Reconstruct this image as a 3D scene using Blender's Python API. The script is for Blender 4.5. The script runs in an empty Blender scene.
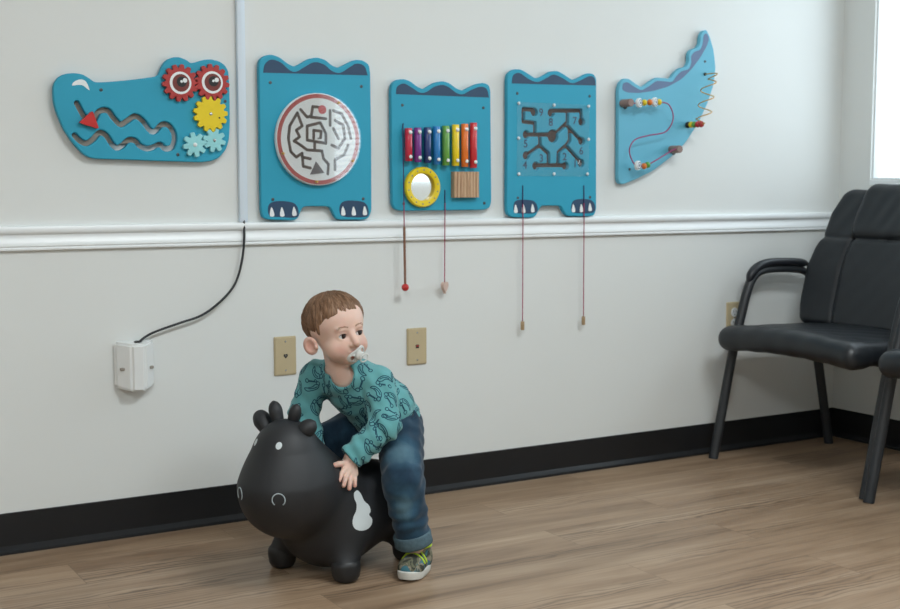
import bpy, bmesh, math, random
import numpy as np
from mathutils import Vector, Matrix
from mathutils.bvhtree import BVHTree
from mathutils.geometry import tessellate_polygon

# ------------------------------------------------------------------ camera, sky, light, exposure
SC = bpy.context.scene
COL = SC.collection
cam_d = bpy.data.cameras.new('camera')
cam = bpy.data.objects.new('camera', cam_d); COL.objects.link(cam)
YAW, PITCH = math.radians(30.7625), math.radians(5.4844)
cam.location = (0, -3.3658, 0.9631)
fwd = Vector((math.sin(YAW)*math.cos(PITCH), math.cos(YAW)*math.cos(PITCH), -math.sin(PITCH)))
cam.rotation_euler = fwd.to_track_quat('-Z', 'Y').to_euler()
cam_d.sensor_width = 36.0; cam_d.lens = 1264.74/900*36.0
cam_d.clip_start = 0.05
cam_d.dof.use_dof = True; cam_d.dof.focus_distance = 2.95; cam_d.dof.aperture_fstop = 6.3
SC.camera = cam

world = bpy.data.worlds.new('overcast_sky'); SC.world = world
world.use_nodes = True
bg = world.node_tree.nodes['Background']
bg.inputs[0].default_value = (0.83, 0.925, 1.0, 1); bg.inputs[1].default_value = 3.7

def portal(name, y0, y1, z0, z1):                    # sky portals that only guide sampling of the window openings
    l = bpy.data.lights.new(name, 'AREA'); l.shape = 'RECTANGLE'
    l.size = abs(y1-y0); l.size_y = abs(z1-z0); l.cycles.is_portal = True
    o = bpy.data.objects.new(name, l); COL.objects.link(o)
    o.location = (3.775, (y0+y1)/2, (z0+z1)/2)
    o.rotation_euler = (math.pi/2, 0, math.pi/2)
W1 = (-0.145, -1.42, 0.977, 2.30)                    # window openings: y0, y1, z0, z1
W2 = (-2.45, -4.72, 0.977, 2.30)
portal('sky_portal', *W1); portal('sky_portal', *W2)

def area(name, loc, sx, sy, power, color):
    l = bpy.data.lights.new(name, 'AREA'); l.shape = 'RECTANGLE'; l.size = sx; l.size_y = sy
    l.energy = power; l.color = color
    o = bpy.data.objects.new(name, l); COL.objects.link(o); o.location = loc
    return o
area('added_fill_light', (-0.7, -3.9, 2.66), 1.2, 0.6, 66, (0.90, 0.975, 1.0))  # unseen fill lamps, added to raise the ambient light on the walls
area('added_fill_light', (1.9, -2.5, 2.66), 1.2, 0.6, 50, (0.90, 0.975, 1.0))

SC.view_settings.view_transform = 'Standard'; SC.view_settings.look = 'None'
SC.view_settings.exposure = 0.14; SC.view_settings.gamma = 1.0
SC.view_settings.use_curve_mapping = False
SC.cycles.use_denoising = True
SC.cycles.max_bounces = 10; SC.cycles.diffuse_bounces = 5; SC.cycles.transparent_max_bounces = 16
SC.cycles.sample_clamp_indirect = 6.0; SC.cycles.caustics_reflective = False; SC.cycles.caustics_refractive = False

# ------------------------------------------------------------------ materials
def lin(c):
    return tuple(((v/255)/12.92 if v/255 <= 0.04045 else ((v/255+0.055)/1.055)**2.4) for v in c)

class NT:
    def __init__(s, m): s.t = m.node_tree; s.n = s.t.nodes; s.l = s.t.links
    def add(s, typ, **kw):
        n = s.n.new(typ)
        for k, v in kw.items():
            if hasattr(n, k): setattr(n, k, v)
        return n
    def math(s, op, a, b=None, c=None):
        n = s.n.new('ShaderNodeMath'); n.operation = op
        for i, v in enumerate((a, b, c)):
            if v is None: continue
            if isinstance(v, (int, float)): n.inputs[i].default_value = v
            else: s.l.new(v, n.inputs[i])
        return n.outputs[0]
    def coords(s, kind='Object', scale=(1, 1, 1), rot=(0, 0, 0)):
        tc = s.n.new('ShaderNodeTexCoord'); mp = s.n.new('ShaderNodeMapping')
        mp.inputs['Scale'].default_value = scale; mp.inputs['Rotation'].default_value = rot
        s.l.new(tc.outputs[kind], mp.inputs['Vector']); return mp.outputs[0]
    def noise(s, vec, scale, detail=4, rough=0.55, dist=0.0):
        n = s.n.new('ShaderNodeTexNoise'); n.inputs['Scale'].default_value = scale
        n.inputs['Detail'].default_value = detail; n.inputs['Roughness'].default_value = rough
        n.inputs['Distortion'].default_value = dist
        s.l.new(vec, n.inputs['Vector']); return n.outputs['Fac']
    def ramp(s, fac, stops):
        n = s.n.new('ShaderNodeValToRGB'); e = n.color_ramp.elements
        while len(e) < len(stops): e.new(0.5)
        for k, (p, c) in zip(e, stops): k.position = p; k.color = (*c, 1)
        s.l.new(fac, n.inputs[0]); return n.outputs[0]
    def mix(s, fac, a, b, blend='MIX'):
        n = s.n.new('ShaderNodeMix'); n.data_type = 'RGBA'; n.blend_type = blend
        for i, v in ((0, fac), (6, a), (7, b)):
            if isinstance(v, (int, float)): n.inputs[i].default_value = v
            elif isinstance(v, tuple): n.inputs[i].default_value = (*v, 1)
            else: s.l.new(v, n.inputs[i])
        return n.outputs[2]
    def bump(s, h, strength, dist, bsdf):
        n = s.n.new('ShaderNodeBump'); n.inputs['Strength'].default_value = strength
        n.inputs['Distance'].default_value = dist
        s.l.new(h, n.inputs['Height']); s.l.new(n.outputs[0], bsdf.inputs['Normal'])

def base_mat(name):
    m = bpy.data.materials.new(name); m.use_nodes = True
    return m, NT(m), m.node_tree.nodes['Principled BSDF']

def mat(name, col, rough=0.5, spec=0.5, var=0.06, scale=12, bump=0.0, bscale=200, metal=0.0, coat=0.0, sss=0.0):
    m, t, b = base_mat(name)
    v = t.coords()
    n = t.noise(v, scale)
    lo = tuple(c*(1-var) for c in col); hi = tuple(min(1, c*(1+var)) for c in col)
    t.l.new(t.ramp(n, [(0.3, lo), (0.7, hi)]), b.inputs['Base Color'])
    b.inputs['Roughness'].default_value = rough; b.inputs['Specular IOR Level'].default_value = spec
    b.inputs['Metallic'].default_value = metal; b.inputs['Coat Weight'].default_value = coat
    if sss:
        b.inputs['Subsurface Weight'].default_value = sss; b.inputs['Subsurface Radius'].default_value = (0.012, 0.005, 0.003)
        b.inputs['Subsurface Scale'].default_value = 0.6
    if bump: t.bump(t.noise(v, bscale, 3), bump, 0.001, b)
    return m

M = {}
M['wall'] = mat('wall_paint', (0.735, 0.760, 0.752), 0.75, 0.25, 0.012, 1.6, 0.12, 350)
M['wall_front'] = mat('wall_paint_front', (0.70, 0.70, 0.68), 0.8, 0.2, 0.012, 1.6)
M['ceiling'] = mat('ceiling_paint', (0.80, 0.80, 0.79), 0.9, 0.1, 0.02, 3)
M['trim'] = mat('white_gloss_trim_paint', (0.84, 0.88, 0.90), 0.32, 0.5, 0.01, 3)
M['base'] = mat('black_rubber_cove_base', (0.0085, 0.0095, 0.0115), 0.42, 0.45, 0.15, 5, 0.05, 90)
M['teal'] = mat('teal_lacquered_board', (0.026, 0.335, 0.50), 0.48, 0.35, 0.02, 6)
M['teal_lit'] = mat('lit_teal_lacquered_board', (0.125, 0.44, 0.60), 0.46, 0.35, 0.02, 6)  # same teal lacquer for the tail, with its brighter lighting put into the colour
M['navy'] = mat('navy_print', (0.022, 0.06, 0.125), 0.45, 0.45, 0.05, 20)
M['slate'] = mat('slate_blue_print', (0.10, 0.16, 0.29), 0.45, 0.45, 0.05, 20)
M['slatedark'] = mat('dark_grey_print', (0.10, 0.09, 0.10), 0.45, 0.4, 0.05, 20)
M['white'] = mat('white_print', (0.80, 0.84, 0.85), 0.4, 0.5, 0.01)
M['mdf'] = mat('grey_brown_fibreboard', (0.30, 0.275, 0.24), 0.7, 0.2, 0.08, 60)
M['brown'] = mat('dark_brown_fibreboard', (0.085, 0.052, 0.042), 0.6, 0.3, 0.1, 60)
M['red'] = mat('red_lacquer', (0.42, 0.035, 0.032), 0.38, 0.5, 0.05, 30)
M['brightred'] = mat('bright_red_lacquer', (0.56, 0.03, 0.03), 0.30, 0.5, 0.03, 30)
M['yellow'] = mat('yellow_lacquer', (0.80, 0.60, 0.012), 0.36, 0.5, 0.03, 30)
M['mint'] = mat('pale_mint_lacquer', (0.30, 0.68, 0.72), 0.38, 0.5, 0.03, 30)
M['irisbrown'] = mat('brown_red_eye_print', (0.17, 0.028, 0.022), 0.4, 0.5, 0.05, 30)
M['black'] = mat('black_print', (0.012, 0.012, 0.013), 0.4, 0.5, 0.05, 30)
M['screw'] = mat('dark_steel_screw', (0.10, 0.11, 0.12), 0.35, 0.5, 0.1, 50, metal=0.7)
M['chrome'] = mat('bright_steel', (0.62, 0.66, 0.68), 0.25, 0.5, 0.03, 50, metal=0.9)
M['plastic'] = mat('white_plastic', (0.78, 0.80, 0.80), 0.38, 0.5, 0.01, 10)
M['bluewhite'] = mat('cool_white_raceway_plastic', (0.70, 0.80, 0.90), 0.4, 0.5, 0.01, 10)
M['ivory'] = mat('almond_plastic', (0.52, 0.43, 0.27), 0.42, 0.45, 0.02, 20)
M['rubber'] = mat('black_rubber_cable', (0.016, 0.018, 0.022), 0.45, 0.5, 0.1, 30)
M['crimson'] = mat('crimson_cord', (0.33, 0.035, 0.095), 0.7, 0.2, 0.15, 300)
M['darkcord'] = mat('dark_indigo_cord', (0.05, 0.025, 0.10), 0.7, 0.2, 0.15, 300)
M['wire'] = mat('crimson_coated_wire', (0.30, 0.045, 0.15), 0.4, 0.5, 0.05, 60)
M['gold'] = mat('ochre_coated_wire', (0.62, 0.36, 0.08), 0.4, 0.5, 0.05, 60)
M['pegbrown'] = mat('grey_brown_wood_peg', (0.27, 0.19, 0.17), 0.55, 0.3, 0.12, 60)
M['orange'] = mat('orange_lacquer', (0.72, 0.19, 0.025), 0.35, 0.5, 0.03, 30)
M['green'] = mat('green_lacquer', (0.10, 0.34, 0.06), 0.35, 0.5, 0.03, 30)
M['stick'] = mat('brown_wood_stick', (0.22, 0.11, 0.07), 0.55, 0.3, 0.15, 80)
M['tipwood'] = mat('tan_wood_tip', (0.40, 0.28, 0.16), 0.55, 0.3, 0.15, 80)
M['pinkwood'] = mat('pale_pink_beech', (0.62, 0.46, 0.40), 0.5, 0.3, 0.06, 80)
for nm, c in dict(bar_red=(0.55, 0.02, 0.055), bar_purple=(0.19, 0.03, 0.25), bar_navy=(0.015, 0.04, 0.17), bar_blue=(0.02, 0.20, 0.52),
                  bar_green=(0.13, 0.35, 0.06), bar_yellow=(0.84, 0.62, 0.015), bar_orange=(0.76, 0.17, 0.02), bar_scarlet=(0.58, 0.03, 0.04)).items():
    M[nm] = mat(nm.replace('bar_', '') + '_enamelled_metal_tube', c, 0.22, 0.5, 0.02, 30, coat=0.4)
M['leather'] = mat('black_leatherette', (0.011, 0.014, 0.018), 0.40, 0.5, 0.12, 25, 0.10, 420)
M['frame'] = mat('charcoal_powder_coated_steel', (0.017, 0.020, 0.024), 0.42, 0.5, 0.1, 30)
M['armpad'] = mat('black_moulded_arm_pad', (0.016, 0.018, 0.024), 0.35, 0.5, 0.1, 30)
M['seam'] = mat('seam_thread', (0.006, 0.006, 0.007), 0.7, 0.2, 0.1, 50)
M['cow'] = mat('black_matte_vinyl', (0.0075, 0.0090, 0.0120), 0.58, 0.6, 0.12, 10, 0.04, 60)
M['cowfoot'] = mat('black_matte_vinyl_foot', (0.014, 0.015, 0.017), 0.45, 0.5, 0.12, 10)
M['cowwhite'] = mat('white_print_on_vinyl', (0.60, 0.66, 0.68), 0.45, 0.5, 0.02, 20)
M['cowgrey'] = mat('pale_outline_print_on_vinyl', (0.42, 0.50, 0.54), 0.45, 0.5, 0.02, 20)
M['eyewhite'] = mat('eye_white', (0.74, 0.74, 0.74), 0.12, 0.5, 0.01, 50)
M['iris'] = mat('dark_brown_iris', (0.030, 0.017, 0.012), 0.10, 0.5, 0.2, 500)
M['lash'] = mat('brown_lashes', (0.06, 0.035, 0.025), 0.7, 0.2, 0.1, 50)
M['brow'] = mat('light_brown_eyebrow_hair', (0.36, 0.23, 0.16), 0.8, 0.1, 0.1, 200)
M['pacifier'] = mat('pale_grey_silicone', (0.60, 0.61, 0.59), 0.36, 0.5, 0.02, 50)
M['print'] = mat('dark_teal_screen_print', (0.022, 0.075, 0.115), 0.8, 0.1, 0.1, 90)
M['lime'] = mat('lime_elastic_lace', (0.48, 0.68, 0.05), 0.6, 0.3, 0.06, 200)
M['sole'] = mat('off_white_rubber_sole', (0.60, 0.60, 0.56), 0.6, 0.3, 0.05, 60)

def mat_floor():
    m, t, b = base_mat('vinyl_plank_floor')
    v = t.coords('Object')
    br = t.add('ShaderNodeTexBrick'); t.l.new(v, br.inputs['Vector'])
    br.offset = 0.37; br.squash = 1.0
    br.inputs['Scale'].default_value = 1.0; br.inputs['Brick Width'].default_value = 1.22; br.inputs['Row Height'].default_value = 0.18
    br.inputs['Mortar Size'].default_value = 0.0011; br.inputs['Mortar Smooth'].default_value = 0.3
    br.inputs['Color1'].default_value = (0, 0, 0, 1); br.inputs['Color2'].default_value = (1, 1, 1, 1); br.inputs['Mortar'].default_value = (0.5, 0.5, 0.5, 1)
    sep = t.add('ShaderNodeSeparateColor'); t.l.new(br.outputs['Color'], sep.inputs[0])
    pid = sep.outputs[0]
    comb = t.add('ShaderNodeCombineXYZ'); t.l.new(t.math('MULTIPLY', pid, 7.3), comb.inputs[0]); t.l.new(t.math('MULTIPLY', pid, 13.1), comb.inputs[2])
    va = t.add('ShaderNodeVectorMath', operation='ADD'); t.l.new(v, va.inputs[0]); t.l.new(comb.outputs[0], va.inputs[1])
    mp = t.add('ShaderNodeMapping'); mp.inputs['Scale'].default_value = (1.1, 11, 1); t.l.new(va.outputs[0], mp.inputs[0])
    n1 = t.noise(mp.outputs[0], 1.3, 5, 0.6, 0.6)                      # broad grain bands
    mp2 = t.add('ShaderNodeMapping'); mp2.inputs['Scale'].default_value = (2.2, 70, 1); t.l.new(va.outputs[0], mp2.inputs[0])
    n2 = t.noise(mp2.outputs[0], 1.6, 4, 0.65)                          # fine fibres
    wv = t.add('ShaderNodeTexWave', wave_type='BANDS', bands_direction='Y')
    wv.inputs['Scale'].default_value = 13; wv.inputs['Distortion'].default_value = 11; wv.inputs['Detail'].default_value = 3
    wv.inputs['Detail Scale'].default_value = 1.3
    mp3 = t.add('ShaderNodeMapping'); mp3.inputs['Scale'].default_value = (0.28, 1.3, 1); t.l.new(va.outputs[0], mp3.inputs[0]); t.l.new(mp3.outputs[0], wv.inputs['Vector'])
    c = t.ramp(n1, [(0.28, (0.205, 0.132, 0.082)), (0.5, (0.335, 0.232, 0.152)), (0.72, (0.435, 0.322, 0.225))])
    c = t.mix(0.75, c, t.ramp(n2, [(0.3, (0.84, 0.82, 0.80)), (0.7, (1.1, 1.1, 1.1))]), 'MULTIPLY')
    patch = t.ramp(t.noise(mp.outputs[0], 0.7, 2, 0.5, 0.2), [(0.5, (0, 0, 0)), (0.66, (1, 1, 1))])
    gm = t.math('MULTIPLY', t.math('POWER', wv.outputs['Fac'], 2.5), 0.85)
    gm = t.math('MULTIPLY', gm, patch)
    c = t.mix(gm, c, (0.135, 0.088, 0.056))
    c = t.mix(1.0, c, t.ramp(pid, [(0.0, (0.90, 0.89, 0.88)), (1.0, (1.08, 1.07, 1.06))]), 'MULTIPLY')
    c = t.mix(t.math('MULTIPLY', br.outputs['Fac'], 0.55), c, (0.11, 0.075, 0.05))
    t.l.new(c, b.inputs['Base Color'])
    t.l.new(t.math('ADD', t.math('MULTIPLY', n2, 0.14), 0.30), b.inputs['Roughness'])
    b.inputs['Specular IOR Level'].default_value = 0.42
    t.bump(n2, 0.10, 0.0006, b)
    return m
M['floor'] = mat_floor()

def mat_wood(name, cols, scale, axis_scale):
    m, t, b = base_mat(name)
    n = t.noise(t.coords('Object', axis_scale), scale, 5, 0.6, 0.3)
    t.l.new(t.ramp(n, list(zip((0.3, 0.5, 0.7), cols))), b.inputs['Base Color'])
    b.inputs['Roughness'].default_value = 0.55
    return m
M['beech'] = mat_wood('beech_wood', [(0.36, 0.21, 0.12), (0.50, 0.33, 0.20), (0.60, 0.42, 0.28)], 6, (22, 1, 1.2))

def mat_denim():
    m, t, b = base_mat('faded_blue_denim')
    v = t.coords()
    n = t.noise(v, 14, 4, 0.6, 0.4); f = t.noise(v, 700, 2)
    at = t.add('ShaderNodeAttribute', attribute_name='fade')
    fac = t.math('ADD', t.math('MULTIPLY', at.outputs['Fac'], 0.75), t.math('MULTIPLY', n, 0.55))
    c = t.ramp(fac, [(0.22, (0.012, 0.030, 0.055)), (0.5, (0.030, 0.078, 0.125)), (0.85, (0.105, 0.195, 0.25))])
    c = t.mix(0.6, c, t.ramp(f, [(0.3, (0.72, 0.72, 0.72)), (0.7, (1.25, 1.25, 1.25))]), 'MULTIPLY')
    t.l.new(c, b.inputs['Base Color']); b.inputs['Roughness'].default_value = 0.9; b.inputs['Specular IOR Level'].default_value = 0.15
    b.inputs['Sheen Weight'].default_value = 0.15
    t.bump(f, 0.25, 0.0008, b)
    return m
M['denim'] = mat_denim()
M['denim_in'] = mat('denim_wrong_side', (0.085, 0.135, 0.165), 0.9, 0.15, 0.18, 120, 0.3, 600)
M['stitch'] = mat('tan_jeans_stitching', (0.22, 0.15, 0.07), 0.8, 0.2, 0.1, 90)

def mat_shirt():
    m, t, b = base_mat('teal_cotton_jersey')
    v = t.coords()
    c = t.ramp(t.noise(v, 9, 4), [(0.3, (0.105, 0.315, 0.335)), (0.7, (0.140, 0.385, 0.400))])
    f = t.noise(v, 900, 2)
    c = t.mix(0.5, c, t.ramp(f, [(0.3, (0.86, 0.86, 0.86)), (0.7, (1.12, 1.12, 1.12))]), 'MULTIPLY')
    t.l.new(c, b.inputs['Base Color']); b.inputs['Roughness'].default_value = 0.88; b.inputs['Specular IOR Level'].default_value = 0.15
    b.inputs['Sheen Weight'].default_value = 0.2
    t.bump(f, 0.2, 0.0006, b)
    return m
M['shirt'] = mat_shirt()

def mat_camo():
    m, t, b = base_mat('camouflage_canvas')
    v = t.coords()
    a = t.noise(v, 45, 2, 0.4, 0.8); c2 = t.noise(t.coords('Object', (1, 1.1, 0.9), (1, 2, 3)), 38, 2, 0.4, 0.8)
    r1 = t.add('ShaderNodeValToRGB'); r1.color_ramp.interpolation = 'CONSTANT'
    e = r1.color_ramp.elements
    while len(e) < 4: e.new(0.5)
    for k, (p, c) in zip(e, [(0, (0.035, 0.04, 0.03)), (0.44, (0.12, 0.12, 0.075)), (0.53, (0.24, 0.215, 0.16)), (0.62, (0.06, 0.10, 0.10))]): k.position = p; k.color = (*c, 1)
    t.l.new(a, r1.inputs[0])
    msk = t.ramp(c2, [(0.565, (0, 0, 0)), (0.575, (1, 1, 1))])
    t.l.new(t.mix(msk, r1.outputs[0], (0.045, 0.15, 0.19)), b.inputs['Base Color'])
    b.inputs['Roughness'].default_value = 0.85
    t.bump(t.noise(v, 600, 2), 0.2, 0.0008, b)
    return m
M['camo'] = mat_camo()

def mat_skin():
    m, t, b = base_mat('skin')
    v = t.coords()
    n = t.noise(v, 22, 4)
    c = t.ramp(n, [(0.3, (0.68, 0.465, 0.385)), (0.7, (0.74, 0.515, 0.430))])
    at = t.add('ShaderNodeAttribute', attribute_name='blush')
    c = t.mix(at.outputs['Fac'], c, (0.52, 0.20, 0.165))
    t.l.new(c, b.inputs['Base Color']); b.inputs['Roughness'].default_value = 0.5; b.inputs['Specular IOR Level'].default_value = 0.4
    b.inputs['Subsurface Weight'].default_value = 0.25; b.inputs['Subsurface Radius'].default_value = (0.010, 0.004, 0.0025)
    b.inputs['Subsurface Scale'].default_value = 0.5
    return m
M['skin'] = mat_skin()

def mat_hair():
    m, t, b = base_mat('light_brown_hair')
    at = t.add('ShaderNodeAttribute', attribute_name='strand'); at.attribute_type = 'GEOMETRY'
    n = t.noise(at.outputs['Vector'], 1.0, 4, 0.65)
    t.l.new(t.ramp(n, [(0.28, (0.085, 0.043, 0.023)), (0.5, (0.205, 0.112, 0.063)), (0.74, (0.40, 0.245, 0.150))]), b.inputs['Base Color'])
    b.inputs['Roughness'].default_value = 0.55; b.inputs['Specular IOR Level'].default_value = 0.35
    t.bump(n, 0.5, 0.0015, b)
    return m
M['hair'] = mat_hair()

def mat_clear(name, tint, refl):
    m = bpy.data.materials.new(name); m.use_nodes = True
    t = NT(m); out = t.n['Material Output']; t.n.remove(t.n['Principled BSDF'])
    tr = t.add('ShaderNodeBsdfTransparent'); tr.inputs[0].default_value = (*tint, 1)
    gl = t.add('ShaderNodeBsdfGlossy'); gl.inputs['Roughness'].default_value = 0.02
    lw = t.add('ShaderNodeLayerWeight'); lw.inputs[0].default_value = 0.5
    fr = t.math('ADD', t.math('MULTIPLY', t.math('POWER', lw.outputs['Facing'], 5.0), 0.9), 0.045)
    nz = t.noise(t.coords(), 6, 2)
    f = t.math('MULTIPLY', fr, t.math('ADD', t.math('MULTIPLY', nz, 0.05*refl), refl))
    mx = t.add('ShaderNodeMixShader'); t.l.new(f, mx.inputs[0]); t.l.new(tr.outputs[0], mx.inputs[1]); t.l.new(gl.outputs[0], mx.inputs[2])
    t.l.new(mx.outputs[0], out.inputs[0])
    return m
M['acrylic'] = mat_clear('clear_acrylic', (1.0, 1.0, 1.0), 0.8)
M['acrylic_disc'] = mat_clear('glossy_clear_acrylic', (1.0, 1.0, 1.0), 2.1)
M['glass'] = mat_clear('window_glass', (0.96, 0.98, 0.98), 1.0)
m_, t_, b_ = base_mat('silvered_mirror'); b_.inputs['Base Color'].default_value = (0.9, 0.93, 0.93, 1); b_.inputs['Metallic'].default_value = 1; b_.inputs['Roughness'].default_value = 0.06
M['mirror'] = m_
m_, t_, b_ = base_mat('fill_panel_glow'); b_.inputs['Base Color'].default_value = (0.8, 0.8, 0.8, 1); b_.inputs['Emission Color'].default_value = (1, 0.97, 0.92, 1); b_.inputs['Emission Strength'].default_value = 2.0  # glowing face of the added fill panels
M['fill_diffuser'] = m_

# ------------------------------------------------------------------ object helpers
WM = {}                                              # world matrices of parents, by name
def tag(o, label=None, cat=None, group=None, kind=None):
    for k, v in (('label', label), ('category', cat), ('group', group), ('kind', kind)):
        if v: o[k] = v
    return o
def empty(name, loc, label, cat, group=None, rotz=0.0):
    o = bpy.data.objects.new(name, None); COL.objects.link(o)
    o.location = loc; o.rotation_euler = (0, 0, rotz); o.empty_display_size = 0.05
    WM[o.name] = Matrix.Translation(loc) @ Matrix.Rotation(rotz, 4, 'Z')
    return tag(o, label, cat, group)
def obj(name, g, mats, parent=None, smooth=None, local=False):
    """a bmesh or mesh in world coordinates (or the parent's, if local) becomes ONE object"""
    if isinstance(g, bmesh.types.BMesh):
        me = bpy.data.meshes.new(name); bmesh.ops.recalc_face_normals(g, faces=g.faces); g.to_mesh(me); g.free()
    else: me = g; me.name = name
    for m in (mats if isinstance(mats, (list, tuple)) else [mats]): me.materials.append(M[m])
    o = bpy.data.objects.new(name, me); COL.objects.link(o)
    if parent is not None:
        o.parent = parent
        pw = WM.get(parent.name, Matrix.Identity(4))
        if not local: me.transform(pw.inverted())
        WM[o.name] = pw
    if smooth is not None:
        me.polygons.foreach_set('use_smooth', [True]*len(me.polygons))
        if smooth < 180: me.set_sharp_from_angle(angle=math.radians(smooth))
    return o
def struct(name, g, mats, smooth=None, parent=None):
    o = obj(name, g, mats, parent, smooth)
    if parent is None: o['kind'] = 'structure'
    return o
def copy_tree(o, parent=None):
    c = o.copy(); COL.objects.link(c)
    if parent is not None: c.parent = parent
    for ch in [x for x in COL.objects if x.parent == o]: copy_tree(ch, c)
    return c
def BM(): return bmesh.new()
def setmi(bm, n0, mi):
    if mi:
        for i, f in enumerate(bm.faces):
            if i >= n0: f.material_index = mi
def box(bm, x0, x1, y0, y1, z0, z1, mi=0, bev=0.0, seg=2):
    n0 = len(bm.faces)
    tmp = bmesh.new()
    vs = [tmp.verts.new((x, y, z)) for x in (x0, x1) for y in (y0, y1) for z in (z0, z1)]
    for f in ((0, 1, 3, 2), (4, 6, 7, 5), (0, 4, 5, 1), (2, 3, 7, 6), (0, 2, 6, 4), (1, 5, 7, 3)): tmp.faces.new([vs[i] for i in f])
    if bev: bmesh.ops.bevel(tmp, geom=list(tmp.edges), offset=bev, segments=seg, affect='EDGES', profile=0.5)
    merge(bm, tmp, mi)
def merge(bm, tmp, mi=None, mtx=None):
    if mtx is not None: bmesh.ops.transform(tmp, matrix=mtx, verts=tmp.verts)
    mp = {v: bm.verts.new(v.co) for v in tmp.verts}
    for f in tmp.faces:
        try:
            nf = bm.faces.new([mp[v] for v in f.verts]); nf.material_index = f.material_index if mi is None else mi; nf.smooth = f.smooth
        except ValueError: pass
    tmp.free()
def frames(pts, closed=False):
    n = len(pts); tan = []
    for i in range(n):
        a = pts[(i-1) % n] if closed or i else pts[0]; b = pts[(i+1) % n] if closed or i < n-1 else pts[-1]
        tan.append((b-a).normalized())
    u = tan[0].orthogonal().normalized(); out = []
    for tt in tan:
        u = (u - tt*u.dot(tt))
        u = u.normalized() if u.length > 1e-9 else tt.orthogonal().normalized()
        out.append((u.copy(), tt.cross(u)))
    return out
def tube(bm, pts, r, seg=10, mi=0, closed=False, caps=True):
    pts = [Vector(p) for p in pts]; fr = frames(pts, closed); rings = []
    for i, (p, (u, v)) in enumerate(zip(pts, fr)):
        rr = r[i] if isinstance(r, list) else r
        ru, rv = rr if isinstance(rr, tuple) else (rr, rr)
        rings.append([bm.verts.new(p + u*ru*math.cos(2*math.pi*k/seg) + v*rv*math.sin(2*math.pi*k/seg)) for k in range(seg)])
    m = len(rings)
    for i in range(m if closed else m-1):
        a, b = rings[i], rings[(i+1) % m]
        for k in range(seg):
            f = bm.faces.new((a[k], a[(k+1) % seg], b[(k+1) % seg], b[k])); f.material_index = mi
    if caps and not closed:
        for rg in (rings[0], rings[-1]):
            f = bm.faces.new(rg); f.material_index = mi
def lathe(bm, c, axis, prof, seg=32, mi=0):
    """prof: (radius, distance along axis) pairs; axis 'y-' points out of the back wall"""
    ax = Vector(axis).normalized(); u = ax.orthogonal().normalized(); v = ax.cross(u); c = Vector(c); rings = []
    for r, h in prof:
        if r < 1e-6: rings.append([bm.verts.new(c+ax*h)])
        else: rings.append([bm.verts.new(c+ax*h+u*r*math.cos(2*math.pi*k/seg)+v*r*math.sin(2*math.pi*k/seg)) for k in range(seg)])
    for a, b in zip(rings, rings[1:]):
        for k in range(seg):
            q = [a[k % len(a)], a[(k+1) % len(a)], b[(k+1) % len(b)], b[k % len(b)]]
            q = [x for i, x in enumerate(q) if x not in q[:i]]
            if len(q) > 2:
                f = bm.faces.new(q); f.material_index = mi
def ellipsoid(bm, c, r, seg=20, mi=0, mtx=None):
    tmp = bmesh.new(); bmesh.ops.create_uvsphere(tmp, u_segments=seg, v_segments=max(8, seg*2//3), radius=1)
    m = Matrix.Translation(c) @ (mtx.to_4x4() if mtx is not None else Matrix.Identity(4)) @ Matrix.Diagonal((*r, 1))
    merge(bm, tmp, mi, m)
def catmull(pts, n=5, closed=True):
    out = []; N = len(pts)
    for i in range(N if closed else N-1):
        g = (lambda k: pts[k % N]) if closed else (lambda k: pts[min(max(k, 0), N-1)])
        p0, p1, p2, p3 = (np.array(g(i+k), float) for k in (-1, 0, 1, 2))
        for k in range(n):
            t = k/n
            out.append(tuple(0.5*((2*p1)+(p2-p0)*t+(2*p0-5*p1+4*p2-p3)*t*t+(3*p1-p0-3*p2+p3)*t**3)))
    if not closed: out.append(tuple(pts[-1]))
    return out
def soft(pts, c=0.007, it=3):
    p = [np.array(q, float) for q in pts]
    for _ in range(it):
        o = []
        for i in range(len(p)):
            a, b = p[i], p[(i+1) % len(p)]; L = np.linalg.norm(b-a)+1e-9; e = min(0.19*L, c)/L
            o += [a+(b-a)*e, b+(a-b)*e]
        p = o; c *= 0.5
    return [tuple(q) for q in p]
def prism(bm, pts, y0, y1, mi=0):
    """flat shape in the wall plane: pts are (x, z), from depth y0 (back) to y1 (front)"""
    a = [bm.verts.new((x, y1, z)) for x, z in pts]; b = [bm.verts.new((x, y0, z)) for x, z in pts]
    for tri in tessellate_polygon([[Vector((x, z, 0)) for x, z in pts]]):
        for q in (a, b):
            try:
                f = bm.faces.new([q[i] for i in tri]); f.material_index = mi
            except ValueError: pass
    n = len(pts)
    for i in range(n):
        f = bm.faces.new((a[i], a[(i+1) % n], b[(i+1) % n], b[i])); f.material_index = mi
def circ(cx, cz, r, n=32, rz=None):
    return [(cx+r*math.cos(2*math.pi*k/n), cz+(rz or r)*math.sin(2*math.pi*k/n)) for k in range(n)]
def stroke(pts, w):
    """outline of a polyline of width w (smooth polylines only)"""
    p = [Vector(q) for q in pts]; L, R = [], []
    for i in range(len(p)):
        d = (p[min(i+1, len(p)-1)]-p[max(i-1, 0)]).normalized(); n = Vector((-d.y, d.x))*w/2
        L.append(p[i]+n); R.append(p[i]-n)
    def cap(c, d): return [c+Vector((math.cos(a), math.sin(a)))*w/2 for a in [math.atan2(d.y, d.x)+math.pi/2-math.pi*k/6 for k in range(1, 6)]]
    e = (p[-1]-p[-2]).normalized(); s = (p[0]-p[1]).normalized()
    return [tuple(q) for q in L+cap(p[-1], e)+R[::-1]+cap(p[0], s)]
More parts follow.
